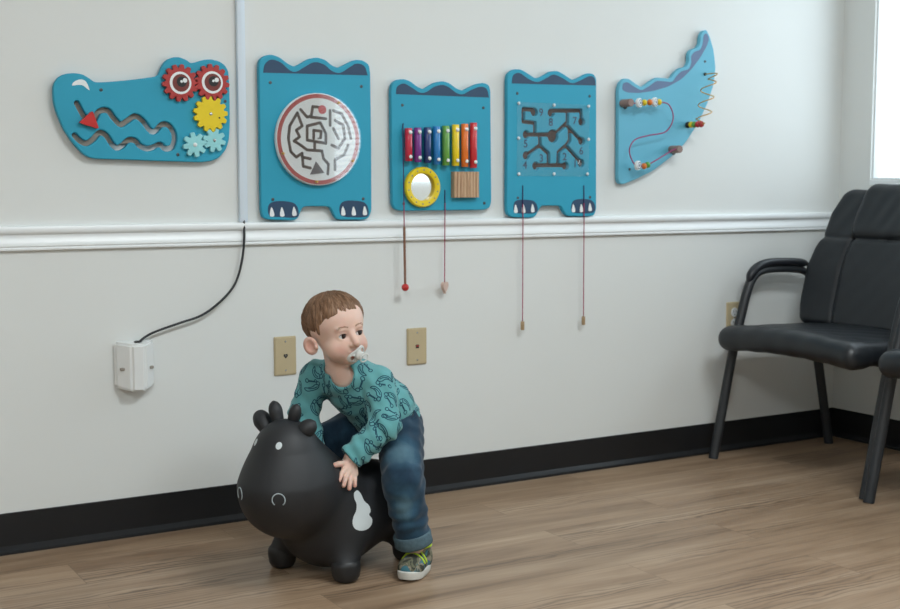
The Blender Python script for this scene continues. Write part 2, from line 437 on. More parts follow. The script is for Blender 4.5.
def cut_board(outer, holes, y_back, y_front, bev=0.003):
    """a board in the wall plane with a rounded edge and through-cut holes, as a mesh in world coordinates"""
    cu = bpy.data.curves.new('board_outline', 'CURVE'); cu.dimensions = '2D'; cu.fill_mode = 'BOTH'
    for loop in [outer]+holes:
        s = cu.splines.new('POLY'); s.points.add(len(loop)-1); s.use_cyclic_u = True
        for q, (x, z) in zip(s.points, loop): q.co = (x, z, 0, 1)
    cu.extrude = abs(y_front-y_back)/2-bev; cu.bevel_depth = bev; cu.bevel_resolution = 2; cu.offset = -bev
    o = bpy.data.objects.new('board_outline', cu); COL.objects.link(o)
    dg = bpy.context.evaluated_depsgraph_get()
    me = bpy.data.meshes.new_from_object(o.evaluated_get(dg))
    bpy.data.objects.remove(o); bpy.data.curves.remove(cu)
    me.transform(Matrix.Translation((0, (y_back+y_front)/2, 0)) @ Matrix.Rotation(math.pi/2, 4, 'X'))
    me.materials.clear()
    return me
def loops2d(f, x0, x1, z0, z1, h):
    """closed outlines of the region where the 2-D distance f is negative"""
    xs = np.arange(x0, x1, h); zs = np.arange(z0, z1, h)
    X, Z = np.meshgrid(xs, zs, indexing='ij'); d = f(X, Z); s = d < 0
    V = {}; nb = {}
    def cellv(i, j):
        if (i, j) not in V:
            acc = []
            for (a, b), (c, e) in (((0, 0), (1, 0)), ((1, 0), (1, 1)), ((0, 1), (1, 1)), ((0, 0), (0, 1))):
                p, q = d[i+a, j+b], d[i+c, j+e]
                if (p < 0) != (q < 0):
                    t = p/(p-q); acc.append((xs[i+a]+(c-a)*t*h, zs[j+b]+(e-b)*t*h))
            V[i, j] = tuple(np.mean(acc, 0))
        return (i, j)
    def link(a, b): nb.setdefault(a, []).append(b); nb.setdefault(b, []).append(a)
    for i, j in zip(*np.nonzero(s[1:-1, :-1] != s[1:-1, 1:])): link(cellv(i, j), cellv(i+1, j))
    for i, j in zip(*np.nonzero(s[:-1, 1:-1] != s[1:, 1:-1])): link(cellv(i, j), cellv(i, j+1))
    out = []; seen = set()
    for k in list(nb):
        if k in seen: continue
        loop = [k]; seen.add(k); cur = k
        while True:
            nxt = [x for x in nb[cur] if x not in seen]
            if not nxt: break
            cur = nxt[0]; seen.add(cur); loop.append(cur)
        if len(loop) > 6: out.append([V[q] for q in loop])
    return out
def seg2d(X, Z, a, b):
    ax, az = a; bx, bz = b; dx, dz = bx-ax, bz-az
    t = np.clip(((X-ax)*dx+(Z-az)*dz)/(dx*dx+dz*dz+1e-12), 0, 1)
    return np.hypot(X-ax-t*dx, Z-az-t*dz)
def join_mesh(me, bm):
    """append a bmesh (material indices kept) to a mesh"""
    b2 = bmesh.new(); b2.from_mesh(me); bmesh.ops.recalc_face_normals(bm, faces=bm.faces); merge(b2, bm); b2.to_mesh(me); b2.free(); return me
# ---- measured outlines on the back wall (x, z), metres
CROC = [(0.8044,1.1991),(0.8062,1.2158),(0.8167,1.2329),(0.8336,1.2429),(0.8572,1.2466),(0.8807,1.2443),(0.8974,1.2349),(0.9108,1.2253),(0.9279,1.2252),(0.9835,1.2315),(1.033,1.239),(1.0688,1.2454),(1.0811,1.2493),(1.0872,1.2614),(1.0948,1.2791),(1.1059,1.2921),(1.1242,1.3),(1.1425,1.3009),(1.1607,1.2948),(1.1731,1.2862),(1.1902,1.2906),(1.2089,1.2971),(1.2314,1.2996),(1.254,1.2957),(1.2705,1.2858),(1.2801,1.2699),(1.2819,1.2449),(1.2825,1.1948),(1.282,1.1229),(1.2781,1.0796),(1.2685,1.0542),(1.249,1.0324),(1.226,1.0228),(1.1958,1.0197),(1.0852,1.0217),(0.9782,1.025),(0.9156,1.0258),(0.8917,1.029),(0.8716,1.0424),(0.8487,1.0692),(0.8263,1.1059),(0.8108,1.1458),(0.8049,1.1724)]
CROC_SLOT = [(0.8637,1.1689),(0.8844,1.1329),(0.9046,1.1246),(0.9204,1.1488),(0.9432,1.1529),(0.96,1.1328),(0.9771,1.1174),(0.9949,1.1268),(1.0164,1.1398),(1.0374,1.1278),(1.0547,1.1053),(1.069,1.1007),(1.0875,1.1185),(1.1056,1.1189),(1.1198,1.1017),(1.123,1.0806),(1.1152,1.0593),(1.0969,1.0556),(1.0826,1.0659),(1.0644,1.0586),(1.0464,1.0549),(1.0287,1.0616),(1.0148,1.0753),(0.9971,1.0764),(0.9792,1.0609),(0.965,1.0559),(0.9514,1.0674),(0.938,1.0878),(0.9209,1.0943),(0.9033,1.0769),(0.8859,1.0664),(0.8691,1.0729),(0.8559,1.0863)]
CROC_TRI = [(0.9003,1.1511),(0.8641,1.1185),(0.9161,1.1034)]
CROC_CRES = [(0.8529,1.2142),(0.8579,1.2238),(0.8736,1.2305),(0.8883,1.2257),(0.8972,1.2044),(0.8905,1.2076),(0.8799,1.2153),(0.8664,1.2161)]
CROC_SCREW = [(0.9274,1.2055),(1.2686,1.1872),(1.1309,1.0397)]
GEARS = [(1.1384,1.2313),(1.2281,1.2363),(1.2226,1.151),(1.1761,1.067),(1.2318,1.0799)]
RND = [(1.3693,1.2875),(1.3726,1.3057),(1.3874,1.3173),(1.4072,1.3219),(1.4319,1.3159),(1.4566,1.2988),(1.4766,1.2906),(1.4969,1.3007),(1.5225,1.3157),(1.5482,1.3207),(1.5739,1.3155),(1.5945,1.2997),(1.6154,1.2941),(1.6418,1.3075),(1.6684,1.32),(1.6951,1.3194),(1.7143,1.308),(1.7184,1.2845),(1.7203,1.0938),(1.7198,0.8817),(1.7109,0.8624),(1.6967,0.8549),(1.611,0.8562),(1.6005,0.864),(1.5871,0.8909),(1.5777,0.8957),(1.505,0.8964),(1.4947,0.89),(1.4841,0.8638),(1.4707,0.8565),(1.3902,0.8596),(1.3754,0.8672),(1.3707,0.8858),(1.37,1.0877)]
RND_NAVY = [(1.3818,1.27),(1.3871,1.2928),(1.407,1.3074),(1.4366,1.2997),(1.4614,1.2807),(1.4814,1.277),(1.507,1.291),(1.5378,1.3063),(1.5686,1.3013),(1.5944,1.2838),(1.6205,1.2803),(1.6523,1.2986),(1.6736,1.309),(1.6981,1.3026),(1.7087,1.2765)]
RND_PAW = [(1.3906,0.8883),(1.3959,0.9049),(1.418,0.9122),(1.4562,0.91),(1.4764,0.9014),(1.4843,0.8826),(1.479,0.8658),(1.4354,0.8664),(1.3973,0.8706)]
RND_PAW2 = [(1.6134,0.8858),(1.6199,0.9048),(1.6413,0.9123),(1.682,0.9101),(1.7014,0.9012),(1.7089,0.8818),(1.7033,0.8645),(1.659,0.8632),(1.6217,0.8675)]
RND_CLAW = [(1.4025,0.8817),(1.4336,0.8813),(1.4711,0.8827),(1.6261,0.8818),(1.6603,0.8814),(1.6969,0.882)]
RND_DISC = [(1.5431,1.0875)]
RND_SCREW = [(1.403,1.2436),(1.688,1.2435),(1.406,0.9169),(1.6918,0.9168)]
RND_MAZE = [None,(1.4872,1.1704),(1.5072,1.1497),(1.5185,1.1528),None,(1.5454,1.1786),(1.5249,1.1798),(1.5195,1.15),(1.5657,1.1466),None,(1.477,1.1609),(1.4533,1.1236),(1.4488,1.0886),(1.4554,1.0518),(1.4723,1.0363),(1.4907,1.0476),None,(1.477,1.1609),(1.4917,1.1244),(1.4733,1.112),(1.4832,1.0938),(1.4658,1.0815),(1.4829,1.0725),(1.5061,1.0571),(1.5522,1.0549),None,(1.5069,1.1247),(1.548,1.135),(1.5652,1.1046),(1.5649,1.0765),(1.5064,1.0849),(1.5069,1.1247),None,(1.5269,1.0899),(1.5272,1.1131),(1.5508,1.1108),(1.5485,1.0921),None,(1.5299,1.0807),(1.5296,1.0574),None,(1.4906,1.043),(1.4933,1.0105),(1.5157,1.006),None,(1.4905,1.0365),(1.516,1.0321),None,(1.5522,1.0549),(1.5572,1.0325),(1.5726,1.0176),(1.5702,0.9894),None,(1.5898,1.1705),(1.6158,1.1619),(1.6366,1.1276),(1.6447,1.0919),None,(1.5947,1.1426),(1.6208,1.1292),(1.6257,1.0916),(1.6044,1.063),(1.5836,1.0721),None,(1.5893,1.1191),(1.6047,1.0912),None,(1.6361,1.0729),(1.6231,1.0444),(1.5936,1.03),(1.5933,1.0017),None,(1.5794,1.1702),(1.579,1.1282)]
RND_TRI = [(1.5333,1.0248),(1.5144,0.9873),(1.5598,0.9922)]
RND_BALL = [(1.5548,1.1721)]
XYL = [(1.7866,1.2406),(1.792,1.2577),(1.8071,1.2683),(1.8293,1.2715),(1.8516,1.2662),(1.8739,1.2516),(1.8965,1.2431),(1.9147,1.2531),(1.9376,1.2657),(1.9651,1.2708),(1.9883,1.2654),(2.0115,1.2505),(2.035,1.2442),(2.0585,1.2546),(2.0823,1.2659),(2.1109,1.2718),(2.1301,1.2653),(2.136,1.2495),(2.1384,1.0758),(2.1408,0.9047),(2.1341,0.8868),(2.1166,0.8796),(1.814,0.8799),(1.7962,0.8879),(1.7891,0.9036),(1.7874,1.0709)]
XYL_NAVY = [(1.8024,1.2258),(1.807,1.2475),(1.8292,1.2576),(1.856,1.247),(1.8829,1.2333),(1.9056,1.2356),(1.9329,1.2515),(1.9605,1.2588),(1.9836,1.2534),(2.0115,1.237),(2.035,1.2339),(2.0633,1.2468),(2.0966,1.2584),(2.1205,1.2529),(2.1293,1.2267)]
XYL_SCREW = [(1.8245,1.1941),(2.1091,1.1947),(1.8275,0.9017),(2.1137,0.9008)]
BAR_T = [(1.8358,1.1216),(1.8672,1.1238),(1.9007,1.1253),(1.9326,1.1291),(1.9648,1.1314),(1.9991,1.1361),(2.0318,1.1392),(2.063,1.1431)]
BAR_B = [(1.8354,1.0323),(1.8669,1.0295),(1.9004,1.0274),(1.9324,1.0229),(1.9646,1.02),(1.9991,1.0194),(2.0319,1.0164),(2.0631,1.0134)]
RING = [(1.8866,0.9511),(1.8235,0.9512),(1.9508,0.9509),(1.8868,1.0093),(1.8865,0.8927)]
BLOCK = [(1.9923,0.9978),(2.0821,0.9192)]
STR_X = [(1.8258,1.1398),(1.97,0.9421)]
MAZ = [(2.1972,1.2845),(2.2015,1.3048),(2.2214,1.3175),(2.2492,1.3187),(2.2773,1.3062),(2.3056,1.2917),(2.334,1.3012),(2.3625,1.3173),(2.3913,1.3204),(2.4205,1.3076),(2.45,1.2929),(2.4793,1.3035),(2.5089,1.318),(2.5328,1.3172),(2.545,1.3034),(2.5475,1.1075),(2.5506,0.8758),(2.5411,0.8565),(2.5145,0.854),(2.4356,0.856),(2.4213,0.8677),(2.407,0.8898),(2.3314,0.8906),(2.3212,0.8784),(2.3087,0.8578),(2.2916,0.8524),(2.2181,0.8553),(2.2013,0.8658),(2.1978,0.8891),(2.198,1.1015)]
MAZ_NAVY = [(2.2139,1.2733),(2.2193,1.2991),(2.2437,1.3066),(2.2774,1.2896),(2.3114,1.2818),(2.3455,1.2952),(2.3741,1.3075),(2.409,1.2978),(2.4442,1.2833),(2.4795,1.2932),(2.515,1.3088),(2.5354,1.303),(2.5417,1.2795)]
MAZ_PAW = [(2.2225,0.8795),(2.2257,0.9018),(2.2436,0.9101),(2.2889,0.9088),(2.3084,0.8992),(2.3154,0.8785),(2.3029,0.8673),(2.2665,0.8668),(2.2326,0.8691)]
MAZ_PAW2 = [(2.4473,0.877),(2.4518,0.9009),(2.4719,0.9103),(2.5174,0.91),(2.5381,0.9002),(2.5457,0.8778),(2.5325,0.8654),(2.4963,0.8648),(2.4592,0.8672)]
MAZ_CLAW = [(2.2314,0.8822),(2.2607,0.8819),(2.296,0.8834),(2.4567,0.8817),(2.4889,0.8813),(2.5238,0.8848)]
MAZ_SCREW = [(2.2351,1.243),(2.5181,1.2444),(2.2391,0.9166),(2.5234,0.9167)]
ACR = [(2.2324,1.2141),(2.5152,1.2116),(2.5144,0.9871),(2.2336,0.9845)]
BOLT = [(2.2384,1.2124),(2.3735,1.2111),(2.5109,1.2115),(2.2379,1.1039),(2.5122,1.1048),(2.2396,0.992),(2.3754,0.9924),(2.5087,0.9928)]
NODE = [(2.3007,1.187),(2.3659,1.1869),(2.4869,1.1617),(2.2706,1.1158),(2.3735,1.113),(2.4876,1.0989),(2.271,1.0499),(2.3076,1.0175),(2.4234,1.0182),(2.486,1.0282)]
MPATH = [None,(2.3007,1.1944),(2.2589,1.195),(2.2591,1.1563),(2.3032,1.1527),(2.3034,1.1201),None,(2.2706,1.1158),(2.3735,1.1177),None,(2.3659,1.1934),(2.4841,1.1968),(2.4869,1.1617),None,(2.4298,1.1952),(2.4302,1.1575),(2.3873,1.1236),None,(2.4221,1.1526),(2.4876,1.0989),None,(2.4374,1.1416),(2.4402,1.101),(2.4263,1.0846),(2.396,1.0625),(2.3941,1.0218),None,(2.4263,1.0818),(2.486,1.0301),None,(2.3217,1.113),(2.3243,1.0832),(2.271,1.0499),None,(2.3243,1.0804),(2.3566,1.0573),(2.3569,1.0216),None,(2.3076,1.0194),(2.4234,1.0201)]
DIGIT = [(2.3258,1.1858),(2.3639,1.156),(2.4584,1.1629),(2.2674,1.086),(2.4856,1.0664),(2.2656,1.0191),(2.328,1.0411),(2.4196,1.0467),(2.4611,1.0252)]
STR_M = [(2.2567,0.9557),(2.4974,0.9554)]
TAIL = [(2.639,0.9746),(2.6367,1.2076),(2.6357,1.2702),(2.6428,1.2927),(2.6598,1.3078),(2.6821,1.3068),(2.7073,1.2923),(2.7364,1.2808),(2.7639,1.2984),(2.7954,1.3163),(2.8275,1.3157),(2.8599,1.315),(2.875,1.3354),(2.8982,1.3523),(2.9269,1.3576),(2.9384,1.376),(2.9365,1.4007),(2.9467,1.4161),(2.9731,1.4235),(2.986,1.4381),(2.988,1.4662),(3.001,1.4839),(3.0156,1.4877),(3.0309,1.4656),(3.0496,1.4215),(3.0607,1.3616),(3.0527,1.3007),(3.0272,1.2392),(2.9884,1.1725),(2.9301,1.1008),(2.8654,1.0499),(2.7886,1.0045),(2.7127,0.9746),(2.6628,0.9589),(2.6454,0.9619)]
TAIL_NAVY = [(2.6505,1.2708),(2.6539,1.2921),(2.6724,1.2967),(2.7013,1.2814),(2.7328,1.2699),(2.7642,1.2857),(2.7956,1.3055),(2.8277,1.3049),(2.8666,1.3034),(2.8831,1.3249),(2.9049,1.3427),(2.9377,1.3491),(2.9491,1.3695),(2.9459,1.3942),(2.9601,1.4099),(2.9879,1.4173),(2.998,1.4388),(3.0013,1.4689),(3.0145,1.4767),(3.0271,1.4584),(3.0182,1.4349),(2.9898,1.3934),(2.9508,1.3517),(2.9055,1.3149),(2.8475,1.2879),(2.7835,1.2708),(2.7204,1.2617),(2.6704,1.2618)]
T_PEG = [(2.6524,1.2255),(2.8648,1.0769)]
T_SCREW = [(3.0102,1.3794),(2.687,1.009)]
T_W1 = [(2.6404,1.2217),(2.7902,1.2312),(2.829,1.2109),(2.8362,1.1719),(2.8049,1.1339),(2.7354,1.1208),(2.6757,1.1053),(2.6527,1.0711),(2.6682,1.0326),(2.6895,1.0212),(2.7309,1.0234),(2.8383,1.0735),(2.8616,1.0758)]
T_BEAD1 = [(2.6961,1.2166),(2.7185,1.2212),(2.736,1.2208),(2.7548,1.2281),(2.7789,1.226),(2.6895,1.0231),(2.7146,1.0184),(2.7284,1.0204)]
T_G = [(3.0113,1.3363),(2.9313,1.1611)]
T_GW = [(2.9571,1.3089),(3.031,1.2889),(2.9452,1.2539),(3.0217,1.2315),(2.9465,1.2024),(3.0138,1.1762)]
CABLE = [(1.3216,0.8563),(1.3188,0.8057),(1.3098,0.7414),(1.2893,0.6821),(1.2497,0.6378),(1.1916,0.5994),(1.1254,0.5803),(1.0604,0.5616),(1.0328,0.5498),(1.019,0.5391)]
ADAPT = [(0.9518,0.5372),(1.001,0.5429),(1.0325,0.5364),(1.0577,0.5258),(0.953,0.4125),(0.9973,0.3935),(1.0549,0.4039)]
STR_END = [(1.8251,0.829),(1.8277,0.6513),(1.9678,0.6515),(1.9678,0.6299),(2.2573,0.5207),(2.2574,0.4949),(2.4995,0.5235),(2.4998,0.4969)]
# ------------------------------------------------------------------ soft solid modelling (signed distance -> surface nets)
def A(*v): return np.array(v, np.float32)
def sph(P, c, r): return np.linalg.norm(P-A(*c), axis=1)-r
def ell(P, c, r, R=None):
    Q = P-A(*c)
    if R is not None: Q = Q@np.array(R, np.float32)         # columns of R are the ellipsoid's axes
    r = A(*r); k0 = np.linalg.norm(Q/r, axis=1); k1 = np.linalg.norm(Q/(r*r), axis=1)
    return k0*(k0-1)/np.maximum(k1, 1e-6)
def cone(P, a, b, ra, rb):
    a = A(*a); d = A(*b)-a; Q = P-a
    t = np.clip(Q@d/float(d@d), 0, 1)
    return np.linalg.norm(Q-t[:, None]*d, axis=1)-(ra+(rb-ra)*t)
def chain(P, pts, rs, k=0.01):
    d = None
    for a, b, ra, rb in zip(pts, pts[1:], rs, rs[1:]):
        e = cone(P, a, b, ra, rb); d = e if d is None else smin(d, e, k)
    return d
def smin(a, b, k):
    h = np.clip(0.5+0.5*(b-a)/k, 0, 1); return b+(a-b)*h-k*h*(1-h)
def smax(a, b, k): return -smin(-a, -b, k)
def near(P, c, R, fn, k=0.03):
    d = np.linalg.norm(P-A(*c), axis=1)-R+k; m = d < 2*k
    if m.any(): d[m] = fn(P[m])
    return d.astype(np.float32)
def surface(f, lo, hi, h, B=12):
    lo = np.array(lo, float); n = (np.ceil((np.array(hi)-lo)/h/B).astype(int))*B
    nb = n//B; bi = np.stack(np.meshgrid(*[np.arange(k) for k in nb], indexing='ij'), -1).reshape(-1, 3)
    cen = lo+(bi*B+(B-1)/2)*h; dc = f(cen.astype(np.float32))
    act = np.abs(dc) < B*h*0.87*1.35+0.006
    D = np.full(tuple(n), 1.0, np.float32)
    off = np.stack(np.meshgrid(*[np.arange(B)]*3, indexing='ij'), -1).reshape(-1, 3)
    for b, d, a in zip(bi, dc, act):
        if not a and d < 0: D[b[0]*B:b[0]*B+B, b[1]*B:b[1]*B+B, b[2]*B:b[2]*B+B] = -1.0
    ids = bi[act]
    for c in range(0, len(ids), 120):
        chunk = ids[c:c+120]; G = (chunk[:, None, :]*B+off[None]).reshape(-1, 3)
        D[G[:, 0], G[:, 1], G[:, 2]] = f((lo+G*h).astype(np.float32))
    S = D < 0
    mixed = np.zeros(tuple(n-1), bool); allin = np.ones(tuple(n-1), bool)
    cs = [(i, j, k) for i in (0, 1) for j in (0, 1) for k in (0, 1)]
    for i, j, k in cs:
        v = S[i:n[0]-1+i, j:n[1]-1+j, k:n[2]-1+k]; mixed |= v; allin &= v
    mixed &= ~allin
    Mx = np.argwhere(mixed); idx = np.full(tuple(n-1), -1, np.int32); idx[mixed] = np.arange(len(Mx))
    val = {c: D[Mx[:, 0]+c[0], Mx[:, 1]+c[1], Mx[:, 2]+c[2]] for c in cs}
    acc = np.zeros((len(Mx), 3)); cnt = np.zeros(len(Mx))
    for c in cs:
        for ax in range(3):
            if c[ax]: continue
            e = list(c); e[ax] = 1; a, b = val[c], val[tuple(e)]; m = (a < 0) != (b < 0)
            t = a[m]/(a[m]-b[m]); q = np.repeat(np.array([c], float), m.sum(), 0); q[:, ax] += t
            acc[m] += q; cnt[m] += 1
    V = lo+(Mx+acc/cnt[:, None])*h
    F = []
    for ax in range(3):
        sl0 = [slice(1, -1)]*3; sl1 = [slice(1, -1)]*3; sl0[ax] = slice(0, -1); sl1[ax] = slice(1, None)
        a, b = S[tuple(sl0)], S[tuple(sl1)]
        e = np.argwhere(a != b); s = a[a != b]
        g = e+1; g[:, ax] -= 1
        o1, o2 = [(1, 2), (2, 0), (0, 1)][ax]
        def cell(d1, d2):
            c = g.copy(); c[:, o1] += d1; c[:, o2] += d2; return idx[c[:, 0], c[:, 1], c[:, 2]]
        q = np.stack([cell(-1, -1), cell(0, -1), cell(0, 0), cell(-1, 0)], 1)
        q[~s] = q[~s][:, ::-1]
        F.append(q)
    F = np.concatenate(F)
    return V, F[(F >= 0).all(1)]
def np_mesh(name, V, F):
    me = bpy.data.meshes.new(name)
    me.vertices.add(len(V)); me.vertices.foreach_set('co', V.astype(np.float32).ravel())
    me.loops.add(F.size); me.loops.foreach_set('vertex_index', F.astype(np.int32).ravel())
    me.polygons.add(len(F)); me.polygons.foreach_set('loop_start', (np.arange(len(F))*4).astype(np.int32))
    me.update(calc_edges=True); me.validate()
    return me
def wob(P, fx, fy, fz, ph=0.0):
    return np.sin(P[:, 0]*fx+P[:, 1]*fy+P[:, 2]*fz+ph)
# ------------------------------------------------------------------ the room
XC, XL, YF, ZC = 3.712, -2.6, -6.4, 2.7
b = BM(); box(b, XL-0.1, XC+0.12, YF-0.1, 0.1, -0.1, 0.0); struct('floor', b, 'floor')
b = BM(); box(b, XL-0.1, XC+0.12, YF-0.1, 0.1, ZC, ZC+0.1); struct('ceiling', b, 'ceiling')
b = BM(); box(b, XL-0.1, XC+0.12, 0.0, 0.1, 0, ZC); struct('wall_back', b, 'wall')
b = BM(); box(b, XL-0.1, XL, YF, 0, 0, ZC); struct('wall_left', b, 'wall_front')
b = BM(); box(b, XL-0.1, XC+0.12, YF-0.1, YF, 0, ZC); struct('wall_front', b, 'wall_front')
b = BM(); T = 0.12
ys = [0.0, W1[0], W1[1], W2[0], W2[1], YF]
box(b, XC, XC+T, YF, 0, 0, W1[2]); box(b, XC, XC+T, YF, 0, W1[3], ZC)
for y1, y0 in ((0.0, W1[0]), (W1[1], W2[0]), (W2[1], YF)): box(b, XC, XC+T, y0, y1, W1[2], W1[3])
struct('wall_right', b, 'wall')
def sweep_profile(bm, prof, p0, p1, n):
    """prof: (out, z); straight run p0 -> p1 (xy), n = outward direction (xy)"""
    rings = [[bm.verts.new((p[0]+n[0]*o, p[1]+n[1]*o, z)) for o, z in prof] for p in (p0, p1)]
    k = len(prof)
    for i in range(k): bm.faces.new((rings[0][i], rings[0][(i+1) % k], rings[1][(i+1) % k], rings[1][i]))
    for r in rings: bm.faces.new(r)
rail = [(0, 0.8535), (0.012, 0.8535), (0.0165, 0.851), (0.0185, 0.846), (0.0180, 0.838), (0.0150, 0.833), (0.0095, 0.8305), (0.0085, 0.826),
        (0.0095, 0.820), (0.0125, 0.813), (0.0150, 0.806), (0.0150, 0.801), (0.0120, 0.799), (0.0120, 0.7965), (0.0135, 0.795), (0.0130, 0.791), (0.0100, 0.789), (0, 0.789)]
b = BM(); sweep_profile(b, rail, (XL, 0), (XC, 0), (0, -1)); struct('trim_1', b, 'trim', 35)
cove = [(0, 0.1068), (0.0022, 0.1068), (0.0032, 0.1055), (0.0032, 0.0195), (0.0065, 0.0165), (0.0172, 0.0085), (0.0178, 0.0065), (0.0178, 0.0), (0, 0.0)]
b = BM(); sweep_profile(b, cove, (XL, 0), (XC, 0), (0, -1)); struct('baseboard_back', b, 'base', 35)
b = BM(); sweep_profile(b, cove, (XC, 0), (XC, YF), (-1, 0)); struct('baseboard_right', b, 'base', 35)
def window(name, W, blinds):
    y0, y1, z0, z1 = W; xm = XC+0.010
    b = BM(); fw = 0.006
    for a in ((y0, y0-fw, z0, z1), (y1+fw, y1, z0, z1), (y0-fw, y1+fw, z0, z0+fw), (y0-fw, y1+fw, z1-fw, z1), ((y0+y1)/2+0.02, (y0+y1)/2-0.02, z0+fw, z1-fw)):
        box(b, xm, xm+0.04, min(a[:2]), max(a[:2]), a[2], a[3], 0, 0.003)
    o = struct(name, b, 'trim', 35)
    g = BM(); box(g, xm+0.016, xm+0.022, y1+fw, y0-fw, z0+fw, z1-fw); obj('window_pane', g, 'glass', o)
    s = BM(); box(s, XC-0.004, XC+0.008, y1, y0, z0-0.022, z0-0.002, 0, 0.002); obj('window_sill', s, 'trim', o)
    if blinds:
        s = BM()
        z = z0+0.03
        while z < z1-0.05:
            tmp = bmesh.new()
            vs = [tmp.verts.new(p) for p in ((-0.019, y1+0.01, 0), (0, y1+0.01, 0.002), (0.019, y1+0.01, 0), (0.019, y0-0.01, 0), (0, y0-0.01, 0.002), (-0.019, y0-0.01, 0))]
            tmp.faces.new((vs[0], vs[1], vs[4], vs[5])); tmp.faces.new((vs[1], vs[2], vs[3], vs[4]))
            merge(s, tmp, 0, Matrix.Translation((XC+0.085, 0, z)) @ Matrix.Rotation(math.radians(12), 4, 'Y'))
            z += 0.036
        box(s, XC+0.065, XC+0.105, y1+0.005, y0-0.005, z1-0.045, z1-0.002)
        obj('window_blind', s, 'plastic', o)
window('window_1', W1, False); window('window_2', W2, True)
for x, y in ((-0.7, -3.9), (1.9, -2.5)):  # added glowing panels out of view, paired with the fill lamps
    t = empty('added_fill_panel', (x, y, ZC-0.03), 'unseen white framed ceiling panel added for fill light', 'added fill panel', 'added fill panels on the ceiling')
    b = BM()
    for a in ((-0.63, 0.63, 0.31, 0.33), (-0.63, 0.63, -0.33, -0.31), (-0.63, -0.61, -0.31, 0.31), (0.61, 0.63, -0.31, 0.31)): box(b, x+a[0], x+a[1], y+a[2], y+a[3], ZC-0.03, ZC)
    obj('frame', b, 'trim', t)
    b = BM(); box(b, x-0.61, x+0.61, y-0.31, y+0.31, ZC-0.012, ZC-0.004); obj('fill_diffuser', b, 'fill_diffuser', t)

# cable raceway, cable, adapter cover, wall plates
b = BM(); box(b, 1.3105, 1.3340, -0.015, 0, 0.8545, ZC, 0, 0.0025)
tag(obj('cable_raceway', b, 'bluewhite', None, 35), 'narrow white vertical cable raceway running up the wall', 'cable raceway')
cab = [(1.3225, -0.009, 0.875), (1.3225, -0.012, 0.858)] + [(x, -0.022, z) for x, z in CABLE[1:-1]] + [(1.016, -0.026, 0.5395), (1.010, -0.027, 0.5335)]
b = BM(); tube(b, catmull(cab, 6, False), 0.0034, 10); tag(obj('power_cable', b, 'rubber', None, 180), 'black power cable curving down from the raceway to the white outlet cover', 'cable')
t = empty('outlet_cover', (1.003, 0, 0.405), 'white wedge-fronted plastic outlet cover with a black cable entering its top', 'outlet cover')
def trap(bm, z0, z1, w0, w1, dep, bev, x=1.003):
    tmp = bmesh.new()
    ring = [(-w0/2, 0), (-w0/2, -0.012), (-w1/2, -dep), (w1/2, -dep), (w0/2, -0.012), (w0/2, 0)]
    lo = [tmp.verts.new((x+a, c, z0+(0.012 if abs(c) < dep else 0))) for a, c in ring]; hi = [tmp.verts.new((x+a, c, z1-(0.0 if abs(c) < dep else 0.006))) for a, c in ring]
    tmp.faces.new(lo); tmp.faces.new(hi)
    for i in range(6): tmp.faces.new((lo[i], lo[(i+1) % 6], hi[(i+1) % 6], hi[i]))
    bmesh.ops.recalc_face_normals(tmp, faces=tmp.faces)
    bmesh.ops.bevel(tmp, geom=list(tmp.edges), offset=bev, segments=4, affect='EDGES'); merge(bm, tmp, 0)
b = BM(); trap(b, 0.403, 0.5385, 0.108, 0.038, 0.050, 0.0065); obj('body', b, 'plastic', t, 40)
for sgn in (-1, 1):
    b = BM(); cx = 1.003+sgn*0.037; box(b, cx-0.009, cx+0.009, -0.046+0.012, -0.026, 0.462, 0.470, 0, 0.002)
    obj('latch', b, 'mdf', t, 40)
b = BM(); ellipsoid(b, (1.008, -0.027, 0.5375), (0.011, 0.009, 0.003)); obj('cable_hole', b, 'black', t, 180)
